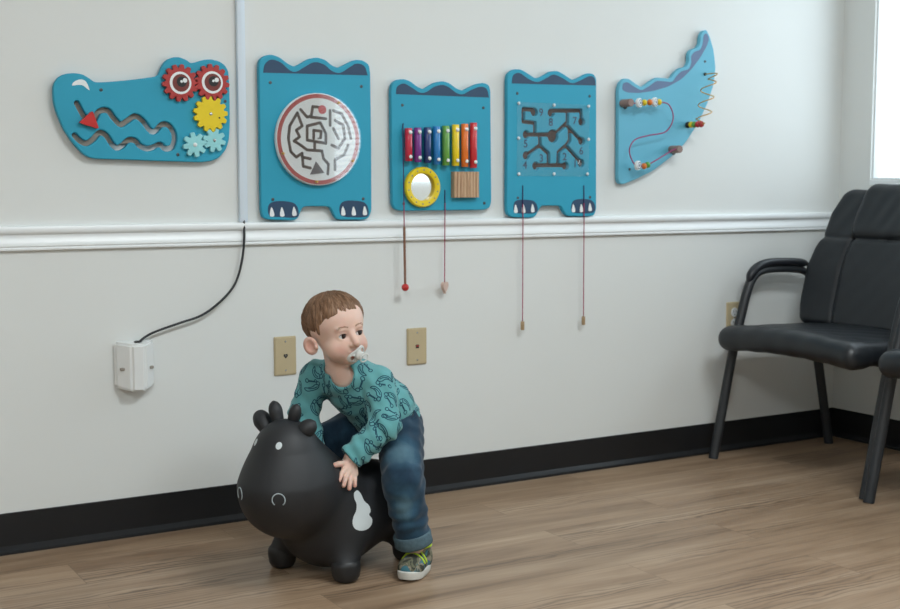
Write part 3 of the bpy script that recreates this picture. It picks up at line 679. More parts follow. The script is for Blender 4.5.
def wall_plate(cx, cz, jack, label):
    t = empty('wall_plate', (cx, 0, cz-0.057), label, 'wall plate')
    b = BM(); tmp = bmesh.new()
    w, h = 0.0355, 0.0575
    A_ = [tmp.verts.new((cx+sx*w, 0, cz+sz*h)) for sx, sz in ((-1, -1), (1, -1), (1, 1), (-1, 1))]
    B_ = [tmp.verts.new((cx+sx*(w-0.003), -0.0065, cz+sz*(h-0.003))) for sx, sz in ((-1, -1), (1, -1), (1, 1), (-1, 1))]
    tmp.faces.new(A_); tmp.faces.new(B_)
    for i in range(4): tmp.faces.new((A_[i], A_[(i+1) % 4], B_[(i+1) % 4], B_[i]))
    bmesh.ops.recalc_face_normals(tmp, faces=tmp.faces)
    bmesh.ops.bevel(tmp, geom=list(tmp.edges), offset=0.0018, segments=2, affect='EDGES'); merge(b, tmp)
    obj('plate', b, 'ivory', t, 40)
    for dz in ((0.042, -0.042) if jack != 'outlet' else (0.0,)):
        s = BM(); lathe(s, (cx, -0.0064, cz+dz), (0, -1, 0), [(0, 0.0012), (0.0026, 0.0010), (0.0032, 0)], 16); obj('screw', s, 'chrome', t, 40)
    if jack == 'outlet':
        for dz in (0.0195, -0.0195):
            s = BM(); tmp = bmesh.new()
            lathe(s, (cx, -0.0063, cz+dz), (0, -1, 0), [(0, 0.002), (0.0155, 0.002), (0.0165, 0.001), (0.0165, 0)], 28)
            r = obj('receptacle', s, 'plastic', t, 40)
            s = BM()
            for dx, hh in ((-0.006, 0.0042), (0.006, 0.0034)): box(s, cx+dx-0.001, cx+dx+0.001, -0.0088, -0.0078, cz+dz+0.003-hh, cz+dz+0.003+hh)
            lathe(s, (cx, -0.0078, cz+dz-0.0075), (0, -1, 0), [(0, 0.001), (0.0022, 0.001), (0.0022, 0)], 12)
            obj('slot', s, 'black', r)
    else:
        s = BM()
        if jack == 'red': prism(s, [(cx-0.0055, cz-0.0055), (cx+0.0055, cz-0.0055), (cx+0.0055, cz+0.0055), (cx-0.0055, cz+0.0055)], -0.006, -0.0072)
        else: prism(s, [(cx, cz-0.007), (cx+0.0062, cz-0.0005), (cx+0.0062, cz+0.0055), (cx-0.0062, cz+0.0055), (cx-0.0062, cz-0.0005)], -0.006, -0.0072)
        j = obj('jack', s, 'black', t)
        s = BM()
        if jack == 'red': box(s, cx-0.0040, cx+0.0040, -0.0078, -0.007, cz-0.0010, cz+0.0040)
        else: box(s, cx-0.0012, cx+0.0012, -0.0078, -0.007, cz-0.0005, cz+0.0035)
        obj('jack_port', s, 'red' if jack == 'red' else 'mdf', j)
wall_plate(1.4466, 0.4652, 'phone', 'almond wall plate with a dark phone jack, behind the toddler')
wall_plate(1.8830, 0.4643, 'red', 'almond wall plate with a red jack, right of the toddler')
wall_plate(3.1880, 0.4820, 'outlet', 'almond wall plate with a white power receptacle behind the chair arm')
# ------------------------------------------------------------------ guest chairs against the right wall (they face -x)
def rbox(P, c, h, r, R=None):
    Q = P-A(*c)
    if R is not None: Q = Q@np.array(R, np.float32)
    q = np.abs(Q)-(A(*h)-r); return np.linalg.norm(np.maximum(q, 0), axis=1)+np.minimum(q.max(1), 0)-r
CH = empty('guest_chair', (3.36, -0.42, 0), 'black leatherette guest chair with padded arms in the corner', 'chair', 'black guest chairs along the right wall')
YC = -0.420
def seat_sdf(P):
    w = 0.302; x = P[:, 0]
    top = P.copy(); top[:, 2] = P[:, 2]+0.018*((P[:, 1]-YC)/w)**2-0.0*x+0.10*np.maximum(0, x-3.12)*0.25
    d = rbox(top, (3.255, YC, 0.449), (0.265, w, 0.038), 0.035)
    d = smin(d, rbox(top, (3.05, YC, 0.4455), (0.055, w, 0.0415), 0.040), 0.012)
    return d+0.0012*wob(P, 8, 60, 10)*wob(P, 40, 11, 7)
V, F_ = surface(seat_sdf, (2.96, -0.78, 0.36), (3.58, -0.08, 0.53), 0.0055)
obj('seat', np_mesh('seat', V, F_), 'leather', CH, 180)
LEAN = math.radians(15)
TX, TZ = math.sin(LEAN), math.cos(LEAN)
BO = np.array((3.435, YC, 0.455))
def backc(P):
    Q = P-A(*BO); n = -(Q[:, 0]*TZ-Q[:, 2]*TX); t = Q[:, 0]*TX+Q[:, 2]*TZ; return np.stack([n, Q[:, 1], t], 1)
def back_sdf(P):
    Q = backc(P); n, l, t = Q.T
    bow = 0.030*np.clip((np.abs(l)/0.28), 0, 1.2)**2              # wraps slightly forward at the sides
    n = n-bow+0.012*np.sin(np.clip(t/0.5, 0, 1)*math.pi)*0
    hw = np.interp(t, [0, 0.06, 0.20, 0.27, 0.315, 0.40, 0.47, 0.505], [0.272, 0.285, 0.290, 0.272, 0.250, 0.238, 0.205, 0.175])
    s = l/np.maximum(hw, 0.05)*0.29
    S = np.stack([n, s, t], 1).astype(np.float32)
    lowc = rbox(S, (0.012, 0, 0.155), (0.043, 0.150, 0.158), 0.018)
    d = lowc
    for sg in (1, -1): d = smin(d, rbox(S, (0.012, sg*0.2190, 0.155), (0.042, 0.0740, 0.160), 0.024), 0.007)
    upc = rbox(S, (0.020, 0, 0.412), (0.050, 0.160, 0.100), 0.034)
    d = smin(d, upc, 0.008)
    for sg in (1, -1): d = smin(d, rbox(S, (0.008, sg*0.222, 0.398), (0.040, 0.078, 0.096), 0.028), 0.008)
    core = rbox(S, (-0.006, 0, 0.25), (0.032, 0.286, 0.238), 0.03)
    d = smin(d, core, 0.006)
    return (d+0.0006*wob(P, 20, 55, 18)*wob(P, 9, 22, 48, 0.5)+0.0005*np.exp(-((t-0.40)/0.08)**2)*wob(P, 0, 110, 60))*0.85
V, F_ = surface(back_sdf, (3.32, -0.80, 0.42), (3.70, -0.05, 1.00), 0.0055)
bk = obj('backrest', np_mesh('backrest', V, F_), 'leather', CH, 180)
for sg in (1, -1):
    y = YC+sg*0.335
    fl = catmull([(3.028, 0.0), (3.070, 0.190), (3.112, 0.379), (3.150, 0.515), (3.172, 0.585), (3.196, 0.630), (3.232, 0.653), (3.300, 0.660), (3.400, 0.655), (3.450, 0.645), (3.478, 0.622), (3.492, 0.590)], 5, False)
    b = BM(); tube(b, [(x, y, z) for x, z in fl], (0.0115, 0.0165), 16)
    obj('leg', b, 'frame', CH, 60)
    b = BM(); tube(b, [(x, y-sg*0.022, z) for x, z in catmull([(3.578, 0.0), (3.546, 0.150), (3.512, 0.310), (3.492, 0.400), (3.480, 0.470)], 4, False)], (0.0115, 0.0165), 16); obj('leg', b, 'frame', CH, 60)
    b = BM(); pts = catmull([(3.175, 0.608), (3.190, 0.644), (3.222, 0.669), (3.275, 0.681), (3.350, 0.681), (3.425, 0.677), (3.478, 0.668)], 5, False)
    rr = [(0.017*math.sin(math.pi*min(1, max(0.06, k/(len(pts)-1)*6 if k < len(pts)/2 else (1-k/(len(pts)-1))*6))/2), 0.0155*math.sin(math.pi*min(1, max(0.12, k/(len(pts)-1)*6 if k < len(pts)/2 else (1-k/(len(pts)-1))*6))/2)) for k in range(len(pts))]
    fr_b = [Vector((x, y, z)) for x, z in pts]; n = 20; rings = []
    for i, p in enumerate(fr_b):
        tn = (fr_b[min(i+1, len(fr_b)-1)]-fr_b[max(i-1, 0)]).normalized(); v = tn.cross(Vector((0, 1, 0))); u = Vector((0, 1, 0)); ru, rv = rr[i]
        rings.append([b.verts.new(p+u*ru*math.cos(2*math.pi*k/n)+v*rv*math.sin(2*math.pi*k/n)) for k in range(n)])
    for r0, r1 in zip(rings, rings[1:]):
        for k in range(n): b.faces.new((r0[k], r0[(k+1) % n], r1[(k+1) % n], r1[k]))
    b.faces.new(rings[0]); b.faces.new(rings[-1]); obj('arm_pad', b, 'armpad', CH, 180)
for x in (3.16, 3.46):
    b = BM(); box(b, x-0.014, x+0.014, YC-0.332, YC+0.332, 0.392, 0.412, 0, 0.003); obj('crossbar', b, 'frame', CH, 40)
b = BM(); box(b, 3.480, 3.505, YC-0.322, YC+0.322, 0.455, 0.475, 0, 0.003); obj('crossbar', b, 'frame', CH, 40)
c2 = copy_tree(CH); c2.location = (3.338, -0.420-0.706, 0)
tag(c2, 'black leatherette guest chair mostly cut off by the right edge of the photo', 'chair', 'black guest chairs along the right wall')
# ------------------------------------------------------------------ crocodile activity panels on the back wall
YB, YFR = -0.006, -0.024                             # board back and front depth
def dk(bm, pts, mi, y=YFR): prism(bm, pts, y+0.0006, y-0.0006, mi)
def add_screws(t, pts):
    for x, z in pts:
        s = BM(); lathe(s, (x, YFR+0.001, z), (0, -1, 0), [(0, 0.0018), (0.0022, 0.0018), (0.0030, 0.0026), (0.0042, 0.0022), (0.0046, 0.001)], 16); obj('screw', s, 'screw', t, 40)
def paw(bm, pts, claws, mi_p=1, mi_c=2):
    dk(bm, catmull(pts, 4), mi_p)
    for (x, z) in claws:
        k = 0.0
        pts = [(x-0.006, z-0.0115), (x-0.0068, z-0.003), (x-0.004, z+0.009), (x-0.001, z+0.0135), (x+0.003, z+0.006), (x+0.0065, z-0.005), (x+0.0062, z-0.0115), (x, z-0.0135)]
        dk(bm, catmull(pts, 3), mi_c, YFR-0.0007)
def panel(name, loc, label, outer, holes, decals, mats=('teal', 'navy', 'white'), smooth_outer=4):
    t = empty(name, loc, label, 'activity panel', 'crocodile activity panels along the wall')
    me = cut_board(soft(outer), holes, YB, YFR)
    d = BM(); decals(d)
    join_mesh(me, d)
    return t, obj('board', me, list(mats), t, 50)

# head
slot = stroke(catmull(CROC_SLOT, 6, False), 0.0145)
t, bd = panel('crocodile_head_panel', (1.04, -0.006, 1.02), 'blue crocodile head wall panel with red gear eyes and a wavy mouth slot', CROC, [slot],
              lambda d: dk(d, catmull(CROC_CRES, 4), 2))
s = BM(); prism(s, stroke(catmull(CROC_SLOT, 6, False), 0.026), -0.0065, -0.0095); obj('slot_floor', s, 'mdf', t)
add_screws(t, CROC_SCREW)
c = np.mean(CROC_TRI, 0)
s = BM(); tri = [tuple(np.array(p)*1.0) for p in CROC_TRI]
rp = []
for i in range(3):
    p, q, r = (np.array(tri[(i+k) % 3]) for k in (-1, 0, 1))
    a = q+(p-q)/np.linalg.norm(p-q)*0.007; e = q+(r-q)/np.linalg.norm(r-q)*0.007
    rp += [tuple((1-u)**2*a+2*u*(1-u)*q+u*u*e) for u in (0, 0.25, 0.5, 0.75, 1)]
prism(s, rp, -0.026, -0.038); o = obj('slider', s, 'brightred', t); md = o.modifiers.new('edge', 'BEVEL'); md.width = 0.002; md.segments = 2; md.limit_method = 'ANGLE'
def gear(c, r, n, y0, y1, rot, m, t, tooth=0.26):
    pts = []
    for k in range(n):
        for da, rr in ((-0.42, 1-tooth), (-0.24, 0.97), (-0.12, 1.0), (0.12, 1.0), (0.24, 0.97), (0.42, 1-tooth)):
            a = 2*math.pi*(k+da)/n+rot; pts.append((c[0]+r*rr*math.cos(a), c[1]+r*rr*math.sin(a)))
    s = BM(); prism(s, pts, y0, y1)
    o = obj('gear', s, m, t); md = o.modifiers.new('edge', 'BEVEL'); md.width = 0.0012; md.segments = 2; md.limit_method = 'ANGLE'; md.angle_limit = 0.9
    return o
def hub(c, y, g, r=0.0042, m='chrome'):
    s = BM(); lathe(s, (c[0], y, c[1]), (0, -1, 0), [(0, 0.003), (r*0.6, 0.0027), (r, 0.001), (r, 0)], 18); obj('hub', s, m, g, 40)
for c, rot, px in ((GEARS[0], 0.1, 0.003), (GEARS[1], 0.33, 0.003)):
    g = gear(c, 0.0500, 14, -0.0245, -0.036, rot, 'red', t, 0.20)
    s = BM(); prism(s, circ(c[0], c[1], 0.0300, 40), -0.0355, -0.0368, 0)
    prism(s, circ(c[0]+0.001, c[1], 0.0235, 40), -0.0366, -0.0372, 1)
    prism(s, circ(c[0]+px, c[1]+0.003, 0.0140, 32), -0.0371, -0.0376, 2)
    prism(s, circ(c[0]+px+0.0090, c[1]+0.0070, 0.0062, 20), -0.0375, -0.0380, 0); prism(s, circ(c[0]+px-0.0005, c[1]+0.0040, 0.0036, 20), -0.0375, -0.0380, 0)
    obj('eye_print', s, ['white', 'irisbrown', 'black'], g)
g = gear(GEARS[2], 0.0490, 13, -0.0245, -0.036, 0.05, 'yellow', t, 0.20); hub(GEARS[2], -0.036, g)
s = BM(); prism(s, circ(GEARS[2][0]+0.024, GEARS[2][1]-0.010, 0.0024, 12), -0.0355, -0.0364); obj('finger_hole', s, 'black', g)
g = gear(GEARS[3], 0.0335, 8, -0.0245, -0.036, 0.2, 'mint', t, 0.34); hub(GEARS[3], -0.036, g, 0.0055, 'white')
g = gear(GEARS[4], 0.0325, 8, -0.0245, -0.036, 0.55, 'mint', t, 0.34); hub(GEARS[4], -0.036, g)

# maze-disc torso
def dec(d):
    dk(d, catmull(RND_NAVY, 5, False), 1); paw(d, RND_PAW, RND_CLAW[:3]); paw(d, RND_PAW2, RND_CLAW[3:])
t, bd = panel('maze_disc_panel', (1.545, -0.006, 0.855), 'blue crocodile torso panel with a round red-rimmed white maze disc and clawed feet', RND, [], dec)
add_screws(t, RND_SCREW)
cx, cz = RND_DISC[0]; R_ = 0.1315
s = BM(); lathe(s, (cx, -0.0245, cz), (0, -1, 0), [(0, 0), (R_-0.002, 0), (R_, 0.002), (R_, 0.0125), (R_-0.002, 0.0150), (R_-0.003, 0.0150)], 72, 0)
lathe(s, (cx, -0.0245, cz), (0, -1, 0), [(R_-0.003, 0.0150), (R_-0.0145, 0.0150)], 72, 1); lathe(s, (cx, -0.0245, cz), (0, -1, 0), [(R_-0.0145, 0.0150), (0, 0.0150)], 72, 0)
disc = obj('maze_disc', s, ['white', 'red'], t, 40)
def maze_bits(flat, w, y0, y1, bm, mi=0):
    paths, cur = [], None
    for p in flat:
        if p is None: cur = []; paths.append(cur)
        else: cur.append(p)
    for pa in paths:
        for q, r in zip(pa, pa[1:]):
            dx, dz = r[0]-q[0], r[1]-q[1]; L_ = math.hypot(dx, dz); nx, nz = -dz/L_*w/2, dx/L_*w/2
            prism(bm, [(q[0]+nx, q[1]+nz), (q[0]-nx, q[1]-nz), (r[0]-nx, r[1]-nz), (r[0]+nx, r[1]+nz)], y0, y1, mi)
        for q in pa: prism(bm, circ(q[0], q[1], w/2, 14), y0, y1, mi)
    return paths
s = BM(); maze_bits(RND_MAZE, 0.0084, -0.039, -0.0401, s); obj('maze_track', s, 'brown', disc)
s = BM(); prism(s, RND_TRI, -0.039, -0.0405); obj('triangle_marker', s, 'slatedark', disc)
s = BM(); prism(s, circ(RND_BALL[0][0], RND_BALL[0][1], 0.0125, 28), -0.039, -0.0403); obj('round_marker', s, 'brightred', disc)
s = BM(); ellipsoid(s, (1.5408, -0.0425, 1.0905), (0.003, 0.003, 0.003)); obj('ball', s, 'chrome', disc, 180)
s = BM(); lathe(s, (cx, -0.0465, cz), (0, -1, 0), [(0, 0), (R_-0.001, 0), (R_-0.0004, 0.001), (R_-0.001, 0.002), (0, 0.002)], 72); obj('clear_cover', s, 'acrylic_disc', disc, 40)
for a in (60, 200, 330, 265):
    s = BM(); px, pz = cx+0.121*math.cos(math.radians(a)), cz+0.121*math.sin(math.radians(a))
    lathe(s, (px, -0.0395, pz), (0, -1, 0), [(0, 0.0115), (0.0026, 0.0112), (0.0036, 0.010), (0.0036, 0)], 14); obj('rivet', s, 'gold', disc, 40)

# xylophone torso
t, bd = panel('xylophone_panel', (1.963, -0.006, 0.88), 'blue panel with a rainbow xylophone, yellow ringed mirror and wooden block', XYL, [], lambda d: dk(d, catmull(XYL_NAVY, 5, False), 1))
add_screws(t, XYL_SCREW)
for (xt, zt), (xb, zb), m in zip(BAR_T, BAR_B, ('bar_red', 'bar_purple', 'bar_navy', 'bar_blue', 'bar_green', 'bar_yellow', 'bar_orange', 'bar_scarlet')):
    y = -0.040; s = BM(); x = (xt+xb)/2; r = 0.0115; zt += 0.004; zb -= 0.004; L_ = zt-zb
    lathe(s, (x, y, zb), (0, 0, 1), [(0, 0.02), (r-0.0022, 0.02), (r-0.0022, 0), (r-0.001, 0), (r, 0.0012), (r, L_-0.0012), (r-0.001, L_), (r-0.0022, L_), (r-0.0022, L_-0.02), (0, L_-0.02)], 24)
    k = obj('xylophone_bar', s, m, t, 40)
    for z in (zb+(zt-zb)*0.13, zt-(zt-zb)*0.13):
        s = BM(); lathe(s, (x, y-r-0.0050, z), (0, -1, 0), [(0, 0.001), (0.0030, 0.0006), (0.0052, -0.001), (0.0056, -0.0028), (0.0034, -0.003), (0.0034, -0.0310), (0, -0.0310)], 18); obj('peg', s, 'white', k, 40)
(rx, rz), (rl, _), (rr_, _), (_, rt), (_, rb) = RING
ro, ri = 0.0605, 0.041
s = BM(); lathe(s, (rx, -0.0245, rz), (0, -1, 0), [(ri, 0.001), (ro-0.003, 0), (ro, 0.003), (ro, 0.012), (ro-0.003, 0.0155), (ri+0.003, 0.0155), (ri, 0.0135), (ri-0.0015, 0.001)], 64)
g = obj('mirror_frame', s, 'yellow', t, 40)
s = BM(); lathe(s, (rx, -0.0250, rz), (0, -1, 0), [(0, 0.0015), (ri+0.001, 0.0015)], 48); obj('mirror', s, 'mirror', g, 40)
s = BM()
for k in range(14):
    a = 2*math.pi*(k+0.4)/14; prism(s, circ(rx+0.051*math.cos(a), rz+0.051*math.sin(a), 0.0022, 10), -0.0395, -0.0405)
obj('dot_print', s, 'slate', g)
s = BM(); (bx0, bz1), (bx1, bz0) = BLOCK; n = 8
prof = []
for k in range(n):
    w = (bx1-bx0)/n; a0 = bx0+k*w
    prof += [(a0, -0.0425), (a0+w*0.18, -0.0450), (a0+w*0.82, -0.0450)]
prof += [(bx1, -0.0425), (bx1, -0.0245), (bx0, -0.0245)]
rings = [[s.verts.new((x, y, z)) for x, y in prof] for z in (bz0, bz1)]
for i in range(len(prof)): s.faces.new((rings[0][i], rings[0][(i+1) % len(prof)], rings[1][(i+1) % len(prof)], rings[1][i]))
for r in rings: s.faces.new(r)
obj('guiro_block', s, 'beech', t)

# number-maze torso
nodes = [(x, z, 0.0205 if i == 4 else 0.0128) for i, (x, z) in enumerate(NODE)]
paths, cur = [], None
for p in MPATH:
    if p is None: cur = []; paths.append(cur)
    else: cur.append(p)
def fmaze(X, Z):
    d = np.full(X.shape, 9.0)
    for x, z, r in nodes: d = np.minimum(d, np.hypot(X-x, Z-z)-r)
    for pa in paths:
        for q, r in zip(pa, pa[1:]): d = np.minimum(d, seg2d(X, Z, q, r)-0.0062)
    return d
holes = loops2d(fmaze, 2.22, 2.53, 0.98, 1.23, 0.0022)
FONT_NUM = '985 '
def digits(d):
    dk(d, catmull(MAZ_NAVY, 5, False), 1); paw(d, MAZ_PAW, MAZ_CLAW[:3]); paw(d, MAZ_PAW2, MAZ_CLAW[3:])
    for ch, (x, z) in zip('987564321', DIGIT):
        cu = bpy.data.curves.new('digit', 'FONT'); cu.body = ch; cu.size = 0.034; cu.align_x = 'CENTER'; cu.align_y = 'CENTER'; cu.offset = 0.0006
        o = bpy.data.objects.new('digit', cu); COL.objects.link(o)
        me = bpy.data.meshes.new_from_object(o.evaluated_get(bpy.context.evaluated_depsgraph_get()))
        bpy.data.objects.remove(o); bpy.data.curves.remove(cu)
        tmp = bmesh.new(); tmp.from_mesh(me); bpy.data.meshes.remove(me)
        merge(d, tmp, 1, Matrix.Translation((x, YFR-0.0006, z)) @ Matrix.Rotation(math.pi/2, 4, 'X'))
t, bd = panel('number_maze_panel', (2.371, -0.006, 0.855), 'blue clawed panel with a square clear-covered maze of numbered brown tracks', MAZ, holes, digits)
add_screws(t, MAZ_SCREW)
s = BM(); box(s, 2.235, 2.512, -0.0100, -0.0065, 0.988, 1.213); obj('track_floor', s, 'brown', t)
(ax0, az1), _, (ax1, az0), _ = ACR
s = BM(); box(s, ax0, ax1, -0.0285, -0.0255, 0.985, 1.2165, 0, 0.0008); obj('clear_cover', s, 'acrylic', t)
for x, z in BOLT:
    s = BM(); lathe(s, (x, -0.0285, z), (0, -1, 0), [(0, 0.004), (0.0030, 0.0036), (0.0052, 0.001), (0.0052, 0), (0.003, 0), (0.003, -0.0045), (0, -0.0045)], 16); obj('bolt', s, 'white', t, 40)
s = BM()
for k in range(11):
    a = random.Random(k).uniform(0, 6.28); r = random.Random(k+50).uniform(0.002, 0.011)
    ellipsoid(s, (NODE[9][0]+r*0.75*math.cos(a), -0.0135, NODE[9][1]+r*0.75*math.sin(a)), (0.0022, 0.0022, 0.0022), 8)
tag(obj('ball_bearing', s, 'chrome', t, 180), kind='stuff')

# tail
t, bd = panel('bead_tail_panel', (2.75, -0.006, 0.955), 'blue crocodile tail panel with bead wires, tapering to the upper right', TAIL, [], lambda d: dk(d, soft(TAIL_NAVY), 1), ('teal_lit', 'slate'), 4)
add_screws(t, T_SCREW)
for x, z in T_PEG:
    s = BM(); lathe(s, (x, -0.024, z), (0, -1, 0), [(0.0, 0), (0.0128, 0), (0.0128, 0.045), (0.0115, 0.047), (0, 0.047)], 22); obj('peg', s, 'pegbrown', t, 40)
    s = BM(); lathe(s, (x+0.012, -0.024, z-0.010), (0, -1, 0), [(0.0, 0.002), (0.007, 0.002), (0.009, 0)], 16); obj('wire_socket', s, 'black', t, 40)
w1 = catmull([(x, -0.064, z) for x, z in T_W1], 8, False)
s = BM(); tube(s, w1, 0.0022, 8); obj('bead_wire', s, 'wire', t, 180)
bead_m = ['white', 'yellow', 'orange', 'white', 'yellow', 'white', 'orange', 'green']
wpts = [Vector(p) for p in w1]
for (x, z), m in zip(T_BEAD1, bead_m):
    i = min(range(1, len(wpts)-1), key=lambda i: (wpts[i]-Vector((x, -0.064, z))).length); ax = (wpts[i+1]-wpts[i-1]).normalized(); c = wpts[i]
    if m == 'white':
        s = BM(); ax2 = (ax*0.35+Vector((0, -1, 0))).normalized()
        lathe(s, c+ax2*-0.006, ax2, [(0.0, 0), (0.0135, 0), (0.0155, 0.002), (0.0155, 0.010), (0.0135, 0.012), (0.0120, 0.012)], 26, 0); lathe(s, c+ax2*-0.006, ax2, [(0.012, 0.012), (0.0085, 0.012)], 26, 1)
        lathe(s, c+ax2*-0.006, ax2, [(0.0085, 0.012), (0.0045, 0.012)], 26, 0); lathe(s, c+ax2*-0.006, ax2, [(0.0045, 0.012), (0, 0.012)], 26, 1)
        obj('eye_bead', s, ['white', 'navy'], t, 40)
    else:
        s = BM(); lathe(s, c-ax*0.0075, ax, [(0, 0), (0.006, 0.0004), (0.0098, 0.004), (0.0105, 0.0075), (0.0098, 0.011), (0.006, 0.0146), (0, 0.015)], 22); obj('bead', s, m, t, 180)
# coiled ochre wire standing off the board
gx, gz0, gz1 = 2.968, 1.3363, 1.1611
pts = [(3.0113, -0.024, 1.3363), (3.010, -0.06, 1.3363), (3.006, -0.088, 1.334), (2.996, -0.098, 1.328)]
n = 60
for k in range(n+1):
    u = k/n; a = 2*math.pi*2.75*u-0.9; rad = 0.036
    pts.append((2.988-0.026*u+rad*0.55*math.cos(a)*1.0, -0.074+rad*math.sin(a)*-0.8, 1.318-0.138*u))
pts += [(2.9330, -0.112, 1.1650), (2.9313, -0.104, 1.1615), (2.9313, -0.06, 1.1611), (2.9313, -0.024, 1.1611)]
s = BM(); tube(s, catmull(pts, 3, False), 0.0019, 8); obj('coiled_wire', s, 'gold', t, 180)
for y, m in ((-0.033, 'black'), (-0.049, 'yellow'), (-0.065, 'green'), (-0.082, 'brightred'), (-0.099, 'red')):
    s = BM(); lathe(s, (2.9313, y+0.0075, 1.1611), (0, -1, 0), [(0, 0), (0.006, 0.0004), (0.0102, 0.004), (0.011, 0.0075), (0.0102, 0.011), (0.006, 0.0146), (0, 0.015)], 22); obj('bead', s, m, t, 180)
s = BM(); lathe(s, (3.0113, -0.024, 1.3363), (0, -1, 0), [(0, 0.004), (0.005, 0.004), (0.006, 0)], 14); obj('wire_socket', s, 'black', t, 40)

# things that hang on cords
def cord(pts, t, split=None):
    s = BM(); tube(s, pts, 0.0016, 6, 0)
    if split is not None:
        for f in s.faces:
            if f.calc_center_median().z > split: f.material_index = 1
    obj('cord', s, ['crimson', 'darkcord'], t, 180)
def seg(p, q, n=14): return [tuple(np.array(p)+(np.array(q)-np.array(p))*k/n) for k in range(n+1)]
x, z = STR_X[0]
t = empty('mallet', (1.819, -0.047, 0.64), 'wooden mallet with a red ball head hanging on a cord below the xylophone', 'mallet')
cord([(x, -0.0260, z), (x-0.002, -0.028, z-0.003), (1.8165, -0.040, z-0.035), (1.8139, -0.047, z-0.07)]+seg((1.8139, -0.047, z-0.09), (1.8164, -0.047, 0.83)), t, 0.905)
s = BM(); tube(s, [(1.8164, -0.047, 0.8335), (1.8164, -0.047, 0.829), (1.8190, -0.047, 0.655)], [0.0035, 0.0040, 0.0036], 12); obj('stick', s, 'stick', t, 60)
s = BM(); ellipsoid(s, (1.8190, -0.047, 0.6515), (0.0112,)*3, 24); obj('ball_head', s, 'brightred', t, 180)
x, z = STR_X[1]
t = empty('heart_pointer', (1.968, -0.027, 0.63), 'pale wooden heart hanging on a crimson cord below the mirror', 'pointer')
cord(seg((x, -0.0255, z), (x, -0.0265, 0.881))+seg((x-0.0005, -0.0268, 0.872), (1.9678, -0.027, 0.657)), t, 0.905)
hp = []
for k in range(40):
    a = 2*math.pi*k/40; hp.append((1.9678+0.0011*16*math.sin(a)**3*0.92, 0.646+0.00125*(13*math.cos(a)-5*math.cos(2*a)-2*math.cos(3*a)-math.cos(4*a))))
s = BM(); prism(s, hp, -0.023, -0.032); bmesh.ops.rotate(s, cent=(1.9678, -0.027, 0.64), matrix=Matrix.Rotation(0.5, 3, 'Z'), verts=s.verts); obj('heart', s, 'pinkwood', t)
for (x, z), (ex, ez), lab in ((STR_M[0], (STR_END[4][0], STR_END[4][1]), 'left'), (STR_M[1], (STR_END[6][0], STR_END[6][1]), 'right')):
    t = empty('magnet_wand', (ex, -0.027, ez-0.027), 'tan tipped magnet wand hanging over the %s clawed foot of the numbered maze panel' % lab, 'magnet wand', 'magnet wands on the number maze panel')
    cord(seg((x, -0.0255, z), (x, -0.0265, 0.866))+seg((x+0.0005, -0.0268, 0.856), (ex, -0.027, ez)), t, 0.90)
    s = BM(); tube(s, [(ex, -0.027, ez+0.002), (ex, -0.027, ez), (ex, -0.027, ez-0.024), (ex, -0.027, ez-0.026)], [0.005, 0.006, 0.006, 0.005], 14); obj('tip', s, 'tipwood', t, 50)
# ------------------------------------------------------------------ the bouncy cow; local x = its forward, y = its left, z = up
COW_O = Vector((1.41, -0.52, 0)); PER_ROT = math.atan2(-0.36967, -0.92916); COW_ROT = PER_ROT+math.radians(3)
FEET = [(0.146, 0.090), (0.146, -0.116), (-0.085, 0.100), (-0.105, -0.105)]
def cow_sdf(P):
    d = ell(P, (-0.025, 0, 0.150), (0.168, 0.140, 0.106))
    d = smin(d, ell(P, (0.085, -0.004, 0.134), (0.146, 0.122, 0.124)), 0.03)
    d = smin(d, cone(P, (0.135, 0, 0.205), (0.243, 0, 0.320), 0.098, 0.068), 0.035)
    d = smin(d, cone(P, (0.262, 0, 0.338), (0.258, 0, 0.262), 0.064, 0.095), 0.045)
    d = smin(d, ell(P, (0.256, 0, 0.232), (0.108, 0.108, 0.108)), 0.06)
    for x, y in FEET:
        d = smin(d, cone(P, (x*0.8, y*0.72, 0.11), (x, y, 0.04), 0.046, 0.033), 0.03)
    return d
def cow_from_person(P):
    c, q = math.cos(COW_ROT-PER_ROT), math.sin(COW_ROT-PER_ROT)
    return cow_sdf(np.stack([P[:, 0]*c+P[:, 1]*q, -P[:, 0]*q+P[:, 1]*c, P[:, 2]], 1).astype(np.float32))
cow = empty('bouncy_cow', COW_O, 'black inflatable bouncy cow toy with white spots, ridden by the toddler', 'bouncy cow toy', None, COW_ROT)
V, F_ = surface(cow_sdf, (-0.24, -0.19, -0.01), (0.41, 0.19, 0.45), 0.0048)
cow_bvh = BVHTree.FromPolygons([tuple(v) for v in V], [tuple(f) for f in F_])
body = np_mesh('body', V, F_)
def conform(bvh, pts, d0, dirn, lift):
    """drop points onto a surface along a direction; returns lifted points and normals"""
    out = []
    for p in pts:
        h = bvh.ray_cast(Vector(p)-Vector(dirn)*d0, Vector(dirn))
        out.append((h[0]+h[1]*lift, h[1]) if h[0] is not None else None)
    return out
